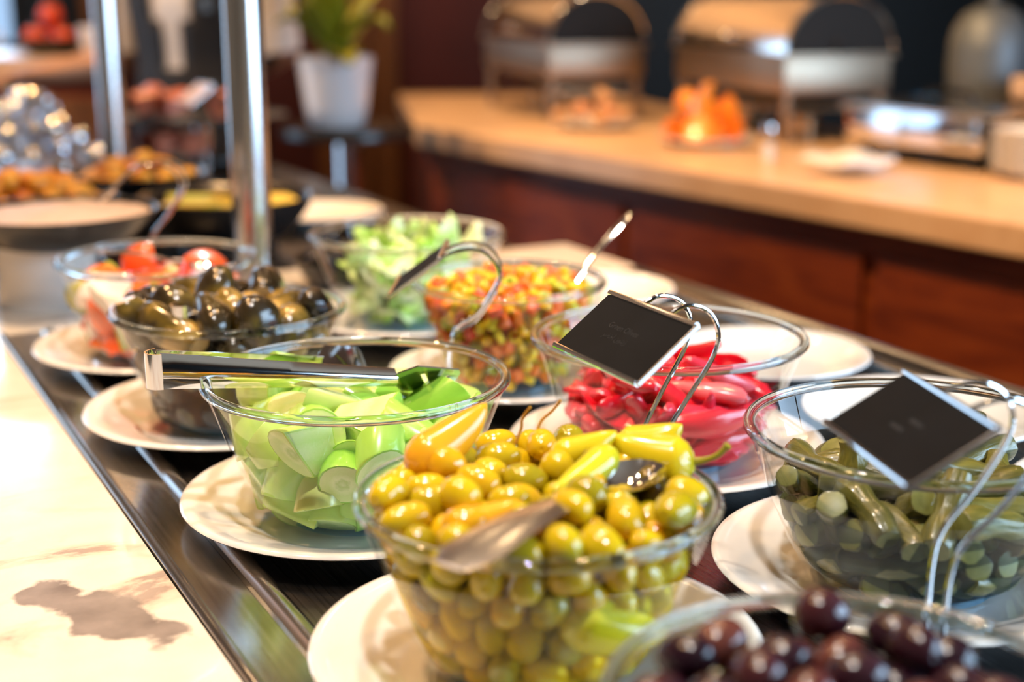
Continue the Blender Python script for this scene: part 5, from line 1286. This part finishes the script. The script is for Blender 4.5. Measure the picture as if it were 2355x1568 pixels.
def secs_interp(S_, m=24):
    out = []
    for i in range(m+1):
        u = i/m*(len(S_)-1); k = min(int(u), len(S_)-2); t = u-k; out.append(tuple(S_[k][q]*(1-t)+S_[k+1][q]*t for q in range(4)))
    return out
TOR = [(0.94, 0, 0.180, 0.135), (1.08, 0, 0.168, 0.125), (1.24, -0.005, 0.190, 0.135), (1.36, 0.0, 0.195, 0.120), (1.43, 0.005, 0.150, 0.095), (1.475, 0.008, 0.072, 0.070)]
loft('shirt', secs_interp(TOR), M['shirt'])
def vopen(a, z):
    d = abs((a-1.5*pi+pi) % (2*pi)-pi)
    return z > 1.02 and d < 0.02+0.42*min(1, (z-1.02)/0.30) or (z > 1.28 and abs(abs((a+pi/2) % pi - pi/2)) < 0.001)
loft('vest', [(z, cy, rx+0.010, ry+0.010) for z, cy, rx, ry in secs_interp(TOR[:-1])], M['vest'], vopen)
for sx in (-1, 1):
    MB().tube([(sx*0.135, 0.005, 1.425), (sx*0.180, 0.008, 1.385), (sx*0.215, 0.016, 1.28), (sx*0.234, 0.028, 1.10)], [0.072, 0.074, 0.068, 0.066], 20).build('sleeve', M['shirt'], pe)
    MB().tube([(sx*0.092, 0, 0.93), (sx*0.097, -0.005, 0.70), (sx*0.10, -0.005, 0.50), (sx*0.10, 0.012, 0.28), (sx*0.10, 0.015, 0.07)], [0.112, 0.102, 0.080, 0.072, 0.066], 20).build('trouser_leg', M['vest'], pe)
    MB().ell((sx*0.104, -0.06, 0.035), (0.052, 0.135, 0.036), 18, 9).build('shoe', M['black'], pe)
MB().lathe([(0, 0), (0.020, 0), (0.020, 0.003), (0, 0.004)], 20).build('badge', M['dull'], pe, loc=(0.105, -0.125, 1.23), rot=(radians(90), 0, radians(38)))
MB().ell((0, 0.012, 1.695), (0.090, 0.106, 0.095), 24, 12).build('hair', M['hair'], pe)
face = MB().ell((0, -0.106, 1.645), (0.014, 0.022, 0.026), 12, 8)
face.build('nose', M['skin'], pe)
for sx in (-1, 1):
    MB().ell((sx*0.032, -0.092, 1.672), (0.015, 0.010, 0.008), 12, 8).build('eye', M['china'], pe)
    MB().ell((sx*0.032, -0.1005, 1.672), (0.006, 0.004, 0.006), 10, 6).build('iris', M['hair'], pe)
    MB().ell((sx*0.088, -0.005, 1.655), (0.012, 0.020, 0.032), 12, 8).build('ear', M['skin'], pe)
M['lips'] = plain('lips', (0.42, 0.14, 0.10), 0.4)
MB().ell((0, -0.096, 1.605), (0.024, 0.010, 0.008), 14, 8).build('mouth', M['lips'], pe)
